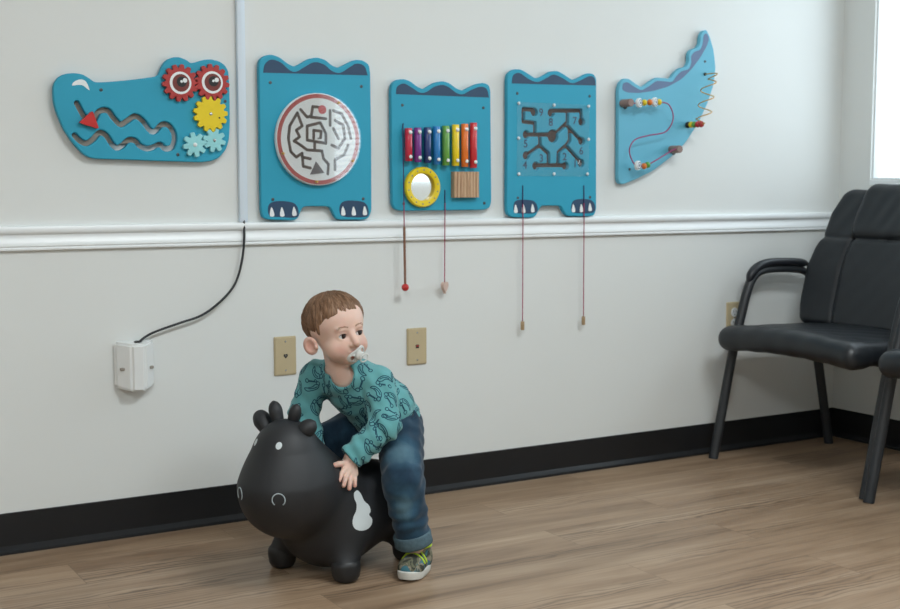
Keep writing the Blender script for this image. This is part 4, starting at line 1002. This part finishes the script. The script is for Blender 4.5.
def patch_on(bvh, outline, center, dirn, up, lift, rings=8):
    """a filled shape (2-D outline about its centre) laid onto a curved surface as a thin skin"""
    dirn = Vector(dirn).normalized(); v = (Vector(up)-dirn*Vector(up).dot(dirn)).normalized(); u = dirn.cross(v)
    bm = bmesh.new(); prev = None; n = len(outline); cen = Vector(center)
    for k in range(rings+1):
        s = k/rings; row = []
        for a, c in (outline if k else [(0, 0)]):
            h = bvh.ray_cast(cen+u*a*s+v*c*s-dirn*0.3, dirn)
            row.append(bm.verts.new(h[0]+h[1]*lift) if h[0] is not None else None)
        if prev:
            for i in range(n):
                q = [prev[i % len(prev)], prev[(i+1) % len(prev)], row[(i+1) % n], row[i]]; q = [x for j, x in enumerate(q) if x is not None and x not in q[:j]]
                if len(q) > 2: bm.faces.new(q)
        prev = row
    return bm
# white saddle-side spot (near side) and its fellow on the far side, printed on the body
spot = catmull([(-0.010, 0.046), (0.004, 0.050), (0.014, 0.040), (0.019, 0.022), (0.031, 0.008), (0.032, -0.006), (0.026, -0.014), (0.034, -0.026), (0.031, -0.040),
                (0.016, -0.047), (-0.006, -0.046), (-0.022, -0.038), (-0.027, -0.024), (-0.022, -0.008), (-0.013, 0.004), (-0.009, 0.020), (-0.013, 0.034)], 4)
for sgn, c in ((1, (0.117, 0.12, 0.171)), (-1, (-0.03, -0.12, 0.171))):
    b = patch_on(cow_bvh, [(x*sgn*sgn, y) for x, y in spot], c, (0, -sgn, -0.08), (0, 0, 1), 0.0008)
    for f in b.faces: f.material_index = 1; f.smooth = True
    join_mesh(body, b)
body_o = obj('body', body, ['cow', 'cowwhite'], cow, 180, True)
for sgn in (1, -1):
    b = patch_on(cow_bvh, circ(0, 0, 0.0072, 20, 0.0088), (0.3, 0.0315*sgn-0.001, 0.3525), (-1, -0.25*sgn, -0.25), (0, 0, 1), 0.0009, 3); obj('eye', b, 'cowwhite', cow, 180, True)
    b = BM(); pts = []
    for k in range(17):
        a = math.radians(-50+280*k/16); h = cow_bvh.ray_cast(Vector((0.6, (0.057*sgn+0.006)+0.0125*math.cos(a)+0.0*sgn, 0.2405+0.0150*math.sin(a))), Vector((-1, 0, 0)))
        pts.append(h[0]+h[1]*0.0003)
    tube(b, pts, 0.0014, 6); obj('nostril', b, 'cowgrey', cow, 180, True)
for (x, y), nm in zip(FEET, ('',)*4):
    b = BM(); d = Vector((x*0.2, y*0.28, -0.065)).normalized()
    lathe(b, (x, y, 0), (0, 0, 1), [(0, 0.001), (0.018, 0.001), (0.028, 0.005), (0.0335, 0.015), (0.0358, 0.030), (0.0362, 0.042), (0.0352, 0.049), (0.031, 0.054)], 28)
    obj('foot', b, 'cowfoot', cow, 180, True)
def horn(nm, base, tip, r0, r1, r2, flat=1.0):
    b = BM(); p, q = Vector(base), Vector(tip); n = 12; pts = []; rs = []
    for k in range(n+1):
        u = k/n; pts.append(p.lerp(q, u)+Vector((0, 0, 0.0))*u)
        rr = (r0+(r1-r0)*min(1, u/0.55)) if u < 0.55 else r1*math.sqrt(max(0.0, 1-((u-0.55)/0.45)**2)*0.98+0.02)
        rs.append((rr*flat, rr))
    tube(b, pts, rs, 18); obj(nm, b, 'cow', cow, 180, True)
horn('horn', (0.252, -0.024, 0.388), (0.249, -0.046, 0.445), 0.0125, 0.0170, 0)
horn('horn', (0.244, 0.008, 0.386), (0.242, 0.024, 0.443), 0.0120, 0.0155, 0)
horn('ear', (0.262, -0.046, 0.366), (0.250, -0.096, 0.415), 0.0140, 0.0225, 0)
horn('ear', (0.256, 0.026, 0.362), (0.230, 0.070, 0.404), 0.0145, 0.0215, 0)
# ------------------------------------------------------------------ the toddler; local frame: x = forward over the cow, y = the child's left, z = up
HC = np.array((0.0715, 0.009, 0.6075)); yawv = Vector((0.249, 0.969, -0.02)).normalized()
ROLL = math.radians(7)
b0 = Vector((0, 0, 1)).cross(yawv).normalized(); u0 = yawv.cross(b0)
hb = b0*math.cos(ROLL)+u0*math.sin(ROLL); hu = u0*math.cos(ROLL)-b0*math.sin(ROLL)
HR = np.array([list(yawv), list(hb), list(hu)]).T            # columns: face, child's left, crown
def H(a, b, c): return tuple(HC+HR@np.array((a, b, c)))
def tohead(P): return (P-A(*HC))@HR.astype(np.float32)
EYE = [(0.0535, s*0.0240, -0.0100) for s in (1, -1)]
def head_raw(Q):
    d = ell(Q, (-0.010, 0, 0.018), (0.081, 0.070, 0.067))
    d = smin(d, ell(Q, (0.020, 0, -0.034), (0.054, 0.052, 0.050)), 0.02)
    d = smin(d, ell(Q, (0.040, 0, -0.066), (0.028, 0.026, 0.022)), 0.015)
    return d
def head_sdf(P):
    Q = tohead(P); d = head_raw(Q)
    for s in (1, -1):
        d = smin(d, sph(Q, (0.040, s*0.031, -0.044), 0.0245), 0.014)
        d = smin(d, ell(Q, (0.058, s*0.021, 0.006), (0.009, 0.017, 0.006)), 0.008)      # brow ridge
        d = smax(d, -ell(Q, (0.074, s*0.0225, -0.0085), (0.010, 0.0145, 0.008)), 0.010)
        d = smin(d, sph(Q, (0.0535, s*0.0240, -0.0100), 0.0140), 0.003)
        d = smax(d, -ell(Q, (0.070, s*0.0240, -0.0100), (0.020, 0.0120, 0.0062)), 0.0015)
    d = smin(d, cone(Q, (0.064, 0, -0.002), (0.0835, 0, -0.0285), 0.0060, 0.0088), 0.008)
    for s in (1, -1):
        d = smin(d, sph(Q, (0.0735, s*0.0082, -0.0325), 0.0062), 0.004)
        d = smax(d, -sph(Q, (0.0800, s*0.0048, -0.0385), 0.0026), 0.002)
    d = smin(d, ell(Q, (0.0700, 0, -0.0525), (0.0085, 0.0145, 0.0045)), 0.005)
    d = smin(d, ell(Q, (0.0680, 0, -0.0625), (0.0085, 0.0125, 0.0052)), 0.005)
    d = smax(d, -ell(Q, (0.0770, 0, -0.0575), (0.0080, 0.0120, 0.0018)), 0.003)
    for s in (1, -1):
        R = np.array(Matrix.Rotation(-s*math.radians(12 if s > 0 else 42), 3, 'Z') @ Matrix.Rotation(math.radians(-12), 3, 'Y'))
        e = ell(Q, (-0.004, s*(0.0690 if s > 0 else 0.0765), -0.031), (0.0185, 0.0068, 0.0235), R)
        e = smax(e, -ell(Q, (0.0005, s*(0.0740 if s > 0 else 0.0815), -0.0295), (0.0112, 0.0058, 0.0155), R), 0.003)
        e = smin(e, ell(Q, (0.0110, s*0.0695, -0.0345), (0.0035, 0.0045, 0.0055)), 0.003)
        d = smin(d, e, 0.005)
    return d
P0, P1, P2, P3 = (-0.118, 0.022, 0.338), (-0.078, 0.018, 0.392), (-0.012, 0.006, 0.445), (0.034, 0.0, 0.478)
LSH, LEL, LWR = (0.000, 0.080, 0.466), (0.034, 0.136, 0.372), (0.110, 0.088, 0.297)
RSH, REL, RWR = (0.048, -0.080, 0.474), (0.080, -0.098, 0.388), (0.078, -0.070, 0.300)
NECK0, NECK1 = (0.040, 0.0, 0.478), H(-0.014, 0, -0.045)
def torso(P, o):
    S = A(1, 0.86, 1); Q = P*S; f = lambda p: (p[0], p[1]*0.86, p[2])
    d = chain(Q, [f(P0), f(P1), f(P2), f(P3)], [0.072+o, 0.070+o, 0.063+o, 0.046+o], 0.02)
    for sh in (LSH, RSH): d = smin(d, cone(P, P3, sh, 0.036+o, 0.036+o), 0.02)
    return d
def arm(P, pts, rs, o): return chain(P, pts, [r+o for r in rs], 0.012)
AR = [0.036, 0.0275, 0.0205]
HIPL, KNL, ANL = (-0.088, 0.078, 0.325), (0.020, 0.178, 0.232), (-0.008, 0.192, 0.070)
HIPR, KNR, ANR = (-0.092, -0.050, 0.325), (0.000, -0.165, 0.262), (-0.020, -0.196, 0.070)
LEG = [0.052, 0.040, 0.028]
FING_L = [((0.121, 0.089, 0.287), (0.160, 0.094, 0.292), (0.181, 0.100, 0.294), 0.0074),          # thumb
          ((0.141, 0.096, 0.277), (0.161, 0.103, 0.270), (0.176, 0.109, 0.258), 0.0066),
          ((0.132, 0.099, 0.270), (0.150, 0.107, 0.260), (0.162, 0.111, 0.243), 0.0068),
          ((0.121, 0.100, 0.264), (0.136, 0.109, 0.251), (0.145, 0.114, 0.233), 0.0066),
          ((0.109, 0.099, 0.261), (0.119, 0.108, 0.250), (0.125, 0.114, 0.236), 0.0060)]
FING_R = [((0.088, -0.062, 0.290), (0.108, -0.052, 0.288), (0.124, -0.044, 0.290), 0.0066),
          ((0.098, -0.070, 0.283), (0.124, -0.066, 0.280), (0.140, -0.064, 0.272), 0.0058),
          ((0.094, -0.078, 0.278), (0.119, -0.080, 0.271), (0.133, -0.080, 0.259), 0.0060),
          ((0.087, -0.085, 0.274), (0.106, -0.092, 0.264), (0.116, -0.096, 0.250), 0.0058),
          ((0.079, -0.090, 0.273), (0.090, -0.100, 0.264), (0.096, -0.105, 0.253), 0.0052)]
def hand(P, wr, fings):
    kn = [f[0] for f in fings[1:]]
    d = None
    for q in kn:
        e = cone(P, tuple(np.array(wr)*0.75+np.array(q)*0.25), q, 0.0125, 0.0092); d = e if d is None else smin(d, e, 0.006)
    for a, b, c, r in fings:
        e = smin(cone(P, a, b, r*1.12, r*0.98), cone(P, b, c, r*0.98, r*0.86), 0.002); d = smin(d, e, 0.0035)
    return smin(d, cone(P, wr, tuple(np.array(wr)*0.5+np.array(fings[0][0])*0.5), 0.013, 0.009), 0.008)
def body_sdf(P):
    d = torso(P, -0.006)
    d = smin(d, cone(P, NECK0, NECK1, 0.035, 0.034), 0.018)
    d = smin(d, near(P, HC, 0.125, head_sdf, 0.04), 0.010)
    for pts, fg in (((LSH, LEL, LWR), FING_L), ((RSH, REL, RWR), FING_R)):
        d = smin(d, arm(P, pts, AR, -0.003), 0.012)
        hc = np.mean([fg[0][0], fg[4][0], fg[2][2]], 0)
        d = smin(d, near(P, hc, 0.07, lambda Q: hand(Q, pts[2], fg), 0.03), 0.006)
    d = smin(d, ell(P, P0, (0.075, 0.078, 0.060)), 0.02)
    for pts in ((HIPL, KNL, ANL), (HIPR, KNR, ANR)): d = smin(d, arm(P, pts, LEG, -0.004), 0.02)
    return np.maximum(d, 0.0004-cow_from_person(P))
V, F_ = surface(body_sdf, (-0.24, -0.25, 0.02), (0.22, 0.26, 0.71), 0.0021)
me = np_mesh('person', V, F_)
q = (V-HC)@HR
def fall(c, r): return np.clip(1-np.linalg.norm((q-np.array(c))/np.array(r), axis=1), 0, 1)
bl = 0.42*fall((0.062, 0.034, -0.040), (0.03, 0.022, 0.022))+0.42*fall((0.062, -0.034, -0.040), (0.03, 0.022, 0.022))+0.4*fall((0.085, 0, -0.03), (0.016, 0.013, 0.013))
bl += 0.55*fall((-0.010, 0.076, -0.02), (0.03, 0.014, 0.034))+0.55*fall((-0.006, -0.080, -0.031), (0.034, 0.022, 0.036))
bl += 0.95*np.clip(fall((0.074, 0, -0.0575), (0.018, 0.019, 0.0135))*2.2, 0, 1)
for fg in FING_L+FING_R: bl += 0.5*np.clip(1-np.linalg.norm(V-np.array(fg[2]), axis=1)/0.017, 0, 1)
at = me.attributes.new('blush', 'FLOAT', 'POINT'); at.data.foreach_set('value', np.clip(bl, 0, 0.9).astype(np.float32))
me.polygons.foreach_set('use_smooth', [True]*len(me.polygons))
person = obj('person', me, 'skin', None, None)
person.location = COW_O; person.rotation_euler = (0, 0, PER_ROT)
WM[person.name] = Matrix.Identity(4)
tag(person, 'toddler in a teal printed shirt and rolled jeans astride a black bouncy cow', 'person')

# eyes, lashes, brows
gaze = (Vector(hb)*0.27+Vector(yawv)*0.91+Vector(hu)*0.06).normalized()
for s in (1, -1):
    c = Vector(H(*EYE[0 if s > 0 else 1])); b = BM(); ellipsoid(b, c, (0.0124,)*3, 28); e = obj('eye', b, 'eyewhite', person, 180, True)
    b = BM(); R = 0.0124; pr = []
    for k in range(7):
        a = math.asin(0.0080/R)*k/6; pr.append((R*1.012*math.sin(a)+1e-9, R*1.014*math.cos(a)))
    lathe(b, c, gaze, pr, 28, 0)
    pr = [(R*1.02*math.sin(math.asin(0.0036/R)*k/3)+1e-9, R*1.02*math.cos(math.asin(0.0036/R)*k/3)) for k in range(4)]
    lathe(b, c, gaze, pr, 20, 1); obj('iris', b, ['iris', 'black'], e, 180, True)
    b = BM(); pts = []
    for k in range(13):
        u = -1+2*k/12; y = s*0.0240+0.0112*u; z = -0.0100+0.0056*math.sqrt(max(0, 1-u*u*0.97))
        rr = math.sqrt(max(1e-8, 0.0144**2-(y-s*0.024)**2-(z+0.010)**2)); pts.append(H(0.0535+rr, y, z))
    tube(b, pts, [0.0003+0.0008*math.sin(math.pi*k/12) for k in range(13)], 6); obj('eyelashes', b, 'lash', person, 180, True)
per_bvh = BVHTree.FromPolygons([tuple(v) for v in V], [tuple(f) for f in F_])
for s in (1, -1):
    b = BM(); rnd = random.Random(5)
    for k in range(60):
        u = rnd.random(); y = s*(0.010+0.026*u); z = 0.0085+0.005*math.sin(math.pi*min(1, u*0.9+0.1))-0.002*u+rnd.uniform(-0.0018, 0.0018)
        pts = []
        for j in range(3):
            h = per_bvh.ray_cast(Vector(H(0.15, y+s*0.0022*j, z+0.0007*j)), -Vector(yawv)); 
            if h[0] is not None: pts.append(h[0]+h[1]*(0.0002+0.0002*j))
        if len(pts) == 3: tube(b, pts, [0.00022, 0.00022, 0.0001], 4)
    obj('eyebrow', b, 'brow', person, 180, True)

# hair
HX = [-0.10, -0.062, -0.035, -0.022, -0.012, 0.006, 0.013, 0.019, 0.026, 0.036, 0.050, 0.062, 0.09]
HZ = [-0.050, -0.048, -0.036, -0.020, 0.004, 0.004, -0.012, -0.010, 0.014, 0.034, 0.043, 0.046, 0.047]
CR = np.array((-0.030, 0.0, 0.080))
def hair_dir(Q):
    d = Q-CR; return np.arctan2(d[:, 1], d[:, 0]), np.linalg.norm(d, axis=1)
def hair_sdf(P):
    Q = tohead(P); an, ln = hair_dir(Q)
    d = ell(Q, (-0.010, 0, 0.018), (0.0860, 0.0745, 0.0725))
    d = d+0.0011*np.sin(an*23+6*np.sin(ln*40)+2*np.sin(an*7))+0.0008*np.sin(an*51+ln*90)+0.0012*np.sin(an*9+ln*35)
    hl = np.interp(Q[:, 0], HX, HZ)+0.0009*np.sin(Q[:, 1]*420)+0.0012*np.sin(Q[:, 1]*190+1)+0.004*np.sin(Q[:, 1]*38+0.6)
    d = d+0.0056*np.exp(-np.clip(Q[:, 2]-hl, 0, 1)/0.020)
    d = smax(d, (hl-Q[:, 2])*0.75, 0.003)
    return smax(d, -(head_raw(Q)+0.003), 0.001)
V, F_ = surface(hair_sdf, tuple(HC-0.115), tuple(HC+0.115), 0.0023)
hm = np_mesh('hair', V, F_)
qq = (V-HC)@HR; an, ln = hair_dir(qq)
sv = np.stack([np.cos(an)*26, np.sin(an)*26, ln*22], 1).astype(np.float32)
hbv = BVHTree.FromPolygons([tuple(v) for v in V], [tuple(f) for f in F_])
b = BM(); rnd = random.Random(11); lay = []
for k in range(1500):
    v = Vector((rnd.gauss(0, 1), rnd.gauss(0, 1), rnd.gauss(0, 1))).normalized()
    h = hbv.ray_cast(Vector(H(-0.012, 0, 0.018))+v*0.2, -v)
    if h[0] is None: continue
    lq = np.array([(np.array(h[0])-HC)@HR])
    if lq[0, 2] < np.interp(lq[0, 0], HX, HZ)+0.006: continue
    p = Vector(h[0]); cr = Vector(H(*CR)); fl = (p-cr); nrm = (p-Vector(H(-0.012, 0, 0.018))).normalized(); fl = (fl-nrm*fl.dot(nrm))
    if fl.length < 1e-4: continue
    fl = (fl.normalized()+nrm.cross(fl.normalized())*rnd.uniform(-0.35, 0.35)).normalized(); L_ = rnd.uniform(0.012, 0.024); pts = []
    for j in range(4):
        w = p+fl*L_*j/3; h2 = hbv.ray_cast(w+nrm*0.03, -nrm)
        pts.append((h2[0] if h2[0] is not None else w)+nrm*(0.0002+rnd.uniform(0.0002, 0.0009)*j/3))
    if (pts[-1]-pts[0]).length > 0.03: continue
    a0, l0 = hair_dir(lq); n0 = len(b.verts)
    tube(b, pts, [0.00055, 0.0006, 0.0005, 0.00015], 4); key = (math.cos(a0[0])*26+rnd.uniform(-.6, .6), math.sin(a0[0])*26, l0[0]*22)
    lay += [key]*(len(b.verts)-n0)
nv = len(hm.vertices); join_mesh(hm, b)
sv = np.concatenate([sv, np.array(lay, np.float32).reshape(-1, 3)])
at = hm.attributes.new('strand', 'FLOAT_VECTOR', 'POINT')
if len(sv) == len(hm.vertices): at.data.foreach_set('vector', sv.ravel())
obj('hair', hm, 'hair', person, 180, True)

# shirt
def folds(P, k=1.0):
    return k*(0.0016*wob(P, 60, 30, 95, 0.4)*wob(P, 25, -70, 30)+0.0011*wob(P, -90, 110, 60, 1.2)+0.0008*wob(P, 150, 40, -130, 0.3))
def cutplane(P, p, q, back):
    """negative on the p side of the plane that sits `back` before q on the way p -> q"""
    p, q = np.array(p), np.array(q); n = (q-p)/np.linalg.norm(q-p); return (P-A(*(q-n*back)))@A(*n)
def shirt_sdf(P):
    d = torso(P, 0.006)
    d = smax(d, cutplane(P, P1, P0, 0.004), 0.004)             # hem
    for pts in ((LSH, LEL, LWR), (RSH, REL, RWR)):
        s = arm(P, pts, [0.0365, 0.0300, 0.0262], 0.006)+0.0022*wob(P, 120, -60, 170)*np.clip(1-np.linalg.norm(P-A(*pts[1]), axis=1)/0.06, 0, 1)
        s = s+0.0012*wob(P, -110, 160, 130, 0.7)
        s = smax(s, cutplane(P, pts[1], pts[2], -0.002), 0.003)
        d = smin(d, s, 0.010)
    d = d+folds(P)
    nk = cone(P, (0.046, 0.004, 0.474), NECK1, 0.0415, 0.048)
    nk = np.minimum(nk, sph(P, (0.072, 0.028, 0.490), 0.033))
    rim = smax(d-0.0020, np.abs(nk)-0.0040, 0.002)
    d = smax(d, -nk, 0.003)
    return np.maximum(smin(d, rim, 0.002), 0.0006-cow_from_person(P))
V, F_ = surface(shirt_sdf, (-0.22, -0.19, 0.26), (0.17, 0.21, 0.56), 0.0030)
sm = np_mesh('shirt', V, F_)
sbv = BVHTree.FromPolygons([tuple(v) for v in V], [tuple(f) for f in F_])
bird = [catmull([(-0.018, 0.002), (-0.010, -0.006), (0.002, -0.008), (0.014, -0.004), (0.019, 0.004), (0.010, 0.001), (0.000, 0.001), (-0.008, 0.005)], 4),
        catmull([(-0.012, -0.001), (-0.003, -0.0035), (0.007, -0.0025), (0.011, 0.000)], 4, False),
        catmull([(-0.018, 0.002), (-0.022, 0.008), (-0.018, 0.012), (-0.013, 0.009), (-0.014, 0.004)], 4),
        [(-0.009, 0.0135), (-0.002, 0.0155), (0.006, 0.0175)], [(-0.010, 0.0115), (-0.002, 0.0135), (0.007, 0.0155)], circ(0.0105, 0.0175, 0.0042, 12), circ(-0.0125, 0.0140, 0.0030, 10)]
b = BM(); rnd = random.Random(3); done = []
cand = [(F_[i].mean() and V[F_[i]].mean(0)) for i in rnd.sample(range(len(F_)), 2500)]
for cpt in cand:
    cpt = Vector(cpt)
    if any((cpt-o).length < 0.035 for o in done): continue
    loc_, nrm, fi, dist = sbv.find_nearest(cpt)
    if nrm.z > 0.93 or cpt.z > 0.505: continue
    done.append(cpt); t1 = nrm.orthogonal().normalized(); t1.rotate(Matrix.Rotation(rnd.uniform(0, 6.28), 3, nrm)); t2 = nrm.cross(t1); flip = rnd.choice((1, -1))
    for ln_ in bird:
        closed = len(ln_) > 9; run = []
        for x, y in (ln_+[ln_[0]] if closed else ln_):
            h = sbv.ray_cast(cpt+t1*x*flip*1.05+t2*y*1.05+nrm*0.012, -nrm, 0.03)
            if h[0] is not None: run.append((h[0]+h[1]*0.0004, h[1]))
            elif len(run) > 2: break
        if len(run) > 2:
            rows = []
            for i, (p, n_) in enumerate(run):
                d_ = (run[min(i+1, len(run)-1)][0]-run[max(i-1, 0)][0]); sd = n_.cross(d_)
                if sd.length < 1e-9: continue
                sd = sd.normalized()*0.0012; rows.append((b.verts.new(p+sd), b.verts.new(p-sd)))
            for r0, r1 in zip(rows, rows[1:]):
                if (r0[0].co-r1[0].co).length < 0.012:
                    f = b.faces.new((r0[0], r0[1], r1[1], r1[0])); f.material_index = 1
b2 = bmesh.new(); b2.from_mesh(sm); merge(b2, b); b2.to_mesh(sm); b2.free()
obj('shirt', sm, ['shirt', 'print'], person, 180, True)

# jeans
def jeans_sdf(P):
    d = smax(ell(P, P0, (0.083, 0.085, 0.068)), cutplane(P, P0, P1, 0.034), 0.004)
    for pts in ((HIPL, KNL, ANL), (HIPR, KNR, ANR)):
        s = arm(P, pts, [0.059, 0.0480, 0.0385], 0.002)
        s = s+0.0026*wob(P, 40, 70, 150, 0.5)*np.clip(1-np.linalg.norm(P-A(*pts[1]), axis=1)/0.10, 0, 1)+0.0014*wob(P, 130, -60, 90)
        s = s+0.0022*wob(P, 30, -25, 210, 0.9)*np.clip(1-np.abs(P[:, 2]-0.14)/0.06, 0, 1)
        d = smin(d, s, 0.022)
    d = d+0.0012*wob(P, 90, 80, -70, 0.2)
    return np.maximum(smax(d, 0.082-P[:, 2], 0.002), 0.0008-cow_from_person(P))
V, F_ = surface(jeans_sdf, (-0.23, -0.26, 0.07), (0.09, 0.26, 0.42), 0.0034)
jm = np_mesh('jeans', V, F_)
def axisd(pts): return np.minimum(*[np.linalg.norm((V-np.array(a))-np.clip(((V-np.array(a))@(np.array(c)-np.array(a)))/((np.array(c)-np.array(a))@(np.array(c)-np.array(a))), 0, 1)[:, None]*(np.array(c)-np.array(a)), axis=1) for a, c in zip(pts, pts[1:])])
fade = np.clip(1-np.linalg.norm((V-(np.array(HIPL)*0.45+np.array(KNL)*0.55)-np.array((0.03, 0.03, 0.02)))/np.array((0.06, 0.06, 0.075)), axis=1), 0, 1)
fade += np.clip(1-np.linalg.norm((V-np.array(KNL)-np.array((0.03, 0.03, -0.05)))/np.array((0.04, 0.04, 0.07)), axis=1), 0, 1)*0.8
at = jm.attributes.new('fade', 'FLOAT', 'POINT'); at.data.foreach_set('value', fade.astype(np.float32))
jeans = obj('jeans', jm, 'denim', person, 180, True)
for pts in ((HIPL, KNL, ANL), (HIPR, KNR, ANR)):
    k, a = Vector(pts[1]), Vector(pts[2]); d_ = (a-k).normalized(); up = -d_
    base = k+d_*((k.z-0.074)/(-d_.z)); n = 40; b = BM()
    prof = [(0.0395, 0.030), (0.0455, 0.0315), (0.0475, 0.027), (0.0470, 0.014), (0.0480, 0.003), (0.0455, -0.001), (0.0420, 0.001), (0.0400, 0.012)]
    fr_u = up.orthogonal().normalized(); fr_v = up.cross(fr_u); rings = []
    for k_ in range(n):
        th = 2*math.pi*k_/n; w = 0.0012*math.sin(3*th+1)+0.0008*math.sin(7*th)
        rings.append([b.verts.new(base+fr_u*(r+w)*math.cos(th)+fr_v*(r+w)*math.sin(th)+up*(h+0.0015*math.sin(2*th))) for r, h in prof])
    for k_ in range(n):
        for i in range(len(prof)): b.faces.new((rings[k_][i], rings[k_][(i+1) % len(prof)], rings[(k_+1) % n][(i+1) % len(prof)], rings[(k_+1) % n][i]))
    obj('cuff', b, 'denim_in', jeans, 180, True)
WB = Vector(P0)+(Vector(P1)-Vector(P0)).normalized()*0.034
b = BM(); ax = (Vector(P1)-Vector(P0)).normalized(); fu = ax.orthogonal().normalized(); fv = ax.cross(fu); rings = []
if abs(fu.y) < abs(fv.y): fu, fv = fv, fu
sc = []
for k_ in range(48):
    th = 2*math.pi*k_/48; dr = fu*math.cos(th)+fv*math.sin(th); r = 0.05
    for _ in range(40):                                          # march out to the denim
        if jeans_sdf(np.array([tuple(Vector(P0)+ax*0.022+dr*r)], np.float32))[0] > 0: break
        r += 0.0012
    sc.append((dr, r))
for dr, r in sc: rings.append([b.verts.new(Vector(P0)+ax*h+dr*(r+o)) for o, h in ((-0.006, 0.014), (0.0015, 0.013), (0.0030, 0.018), (0.0030, 0.034), (0.001, 0.037), (-0.006, 0.035))])
for k_ in range(48):
    for i in range(6): b.faces.new((rings[k_][i], rings[k_][(i+1) % 6], rings[(k_+1) % 48][(i+1) % 6], rings[(k_+1) % 48][i]))
obj('waistband', b, 'denim', jeans, 180, True)

# shoes
def shoe(cx, cy, yaw):
    m = Matrix.Translation((cx, cy, 0)) @ Matrix.Rotation(yaw, 4, 'Z') @ Matrix.Diagonal((1.05, 1.08, 1.06, 1))
    def up_(P):
        d = smin(ell(P, (0.030, 0, 0.024), (0.040, 0.0300, 0.026)), ell(P, (-0.022, 0, 0.032), (0.040, 0.0290, 0.036)), 0.02)
        d = smin(d, cone(P, (-0.020, 0, 0.04), (-0.020, 0, 0.075), 0.026, 0.0275), 0.01)
        d = smax(d, 0.014-P[:, 2], 0.003); d = smax(d, P[:, 2]-0.068+0.10*np.maximum(0, P[:, 0]+0.045)*0.0, 0.003)
        return d
    Vs, Fs = surface(up_, (-0.075, -0.045, 0.0), (0.085, 0.045, 0.09), 0.0026)
    me = np_mesh('shoe', Vs, Fs); me.transform(m); sh = obj('shoe', me, 'camo', person, 180, True)
    b = BM(); out = []
    for k in range(36):
        a = 2*math.pi*k/36; x = 0.004+0.068*math.cos(a); w = 0.0285+0.0045*math.cos(a)
        out.append((x, w*math.copysign(abs(math.sin(a))**0.75, math.sin(a))))
    prof = [(0.93, 0.0), (1.0, 0.002), (1.035, 0.010), (1.03, 0.0185), (0.97, 0.0205)]
    rings = [[b.verts.new(m @ Vector((0.004+(x-0.004)*s, y*s, z+max(0, x-0.035)*0.12))) for x, y in out] for s, z in prof]
    for r0, r1 in zip(rings, rings[1:]):
        for k in range(36): b.faces.new((r0[k], r0[(k+1) % 36], r1[(k+1) % 36], r1[k]))
    b.faces.new(rings[0]); b.faces.new(rings[-1]); obj('sole', b, 'sole', sh, 40, True)
    bv = BVHTree.FromPolygons([tuple(v) for v in Vs], [tuple(f) for f in Fs])
    b = BM()
    for x0, x1, zl in ((0.006, 0.010, 0.030), (0.020, 0.016, 0.024)):
        pts = []
        for k in range(15):
            a = math.pi*(0.10+0.80*k/14); h = bv.ray_cast(Vector((x0+(x1-x0)*k/14, 0, 0.022))+Vector((0.0, math.cos(a), math.sin(a)))*0.1, Vector((0.0, -math.cos(a), -math.sin(a))))
            if h[0] is not None: pts.append(m @ (h[0]+h[1]*0.0012))
        tube(b, pts, 0.0021, 8)
    pts = []
    for k in range(41):
        a = 2*math.pi*k/40; h = bv.ray_cast(Vector((-0.020, 0, 0.0635))+Vector((math.cos(a), math.sin(a), 0))*0.08, Vector((-math.cos(a), -math.sin(a), 0)))
        if h[0] is not None: pts.append(m @ (h[0]+h[1]*0.0008))
    tube(b, pts, 0.0026, 8)
    obj('lace', b, 'lime', sh, 180, True)
shoe(-0.010, 0.194, math.radians(18)); shoe(-0.020, -0.200, math.radians(-12))

# pacifier in the mouth
pw = Matrix.Translation(COW_O) @ Matrix.Rotation(PER_ROT, 4, 'Z')
mo = pw @ Vector(H(0.080, 0.001, -0.0575))
PS = 1.22
t = empty('pacifier', mo, 'pale grey pacifier in the mouth of the toddler', 'pacifier')
fa, le, up = (pw.to_3x3() @ Vector(x) for x in (yawv, hb, hu)); fa = (fa*0.93-up*0.22+le*0.10).normalized(); up = (up-fa*up.dot(fa)).normalized(); le = up.cross(fa)
le, up = le*math.cos(0.45)+up*math.sin(0.45), up*math.cos(0.45)-le*math.sin(0.45)
def PL(a, b_, c): return mo+(fa*a+le*b_+up*c)*PS
b = BM(); tp = []; sh2 = []
for k in range(56):
    a = 2*math.pi*k/56; r = 1-0.20*math.cos(2*a+math.pi)**2*(1 if abs(math.cos(a)) < 0.7 else 0.2)
    sh2.append((0.0225*math.cos(a), 0.0150*math.sin(a)*(0.80+0.20*abs(math.cos(a))**1.2)))
holes = [[(s*0.0135+0.0042*math.cos(2*math.pi*k/20), 0.0062*math.sin(2*math.pi*k/20)) for k in range(20)] for s in (1, -1)]
me = cut_board(sh2, holes, 0.0018, -0.0018, 0.0011)
for v in me.vertices:
    x, y, z = v.co; v.co = PL(0.004-y-0.55*(x*x+z*z)/0.03, x, z)
obj('shield', me, 'pacifier', t, 60)
b = BM()
lathe(b, PL(0.004, 0, 0), fa, [(0, -0.004), (0.0095, -0.004), (0.0115, 0.0), (0.0110, 0.0070), (0.0085, 0.0090), (0, 0.0096)], 28); obj('button', b, 'pacifier', t, 60)
b = BM(); tube(b, [PL(0.0125+0.002*(1-math.cos(2*math.pi*k/32)), 0.0095*math.sin(2*math.pi*k/32)+0.004, -0.001-0.0070*(1-math.cos(2*math.pi*k/32))*0.85) for k in range(32)], 0.0017, 8, 0, True); obj('handle', b, 'pacifier', t, 180)
b = BM(); tube(b, [PL(0.001, 0, 0), PL(-0.012, 0, 0.001), PL(-0.018, 0, 0.001)], [0.005, 0.0055, 0.004], 12); obj('teat', b, 'pacifier', t, 180)
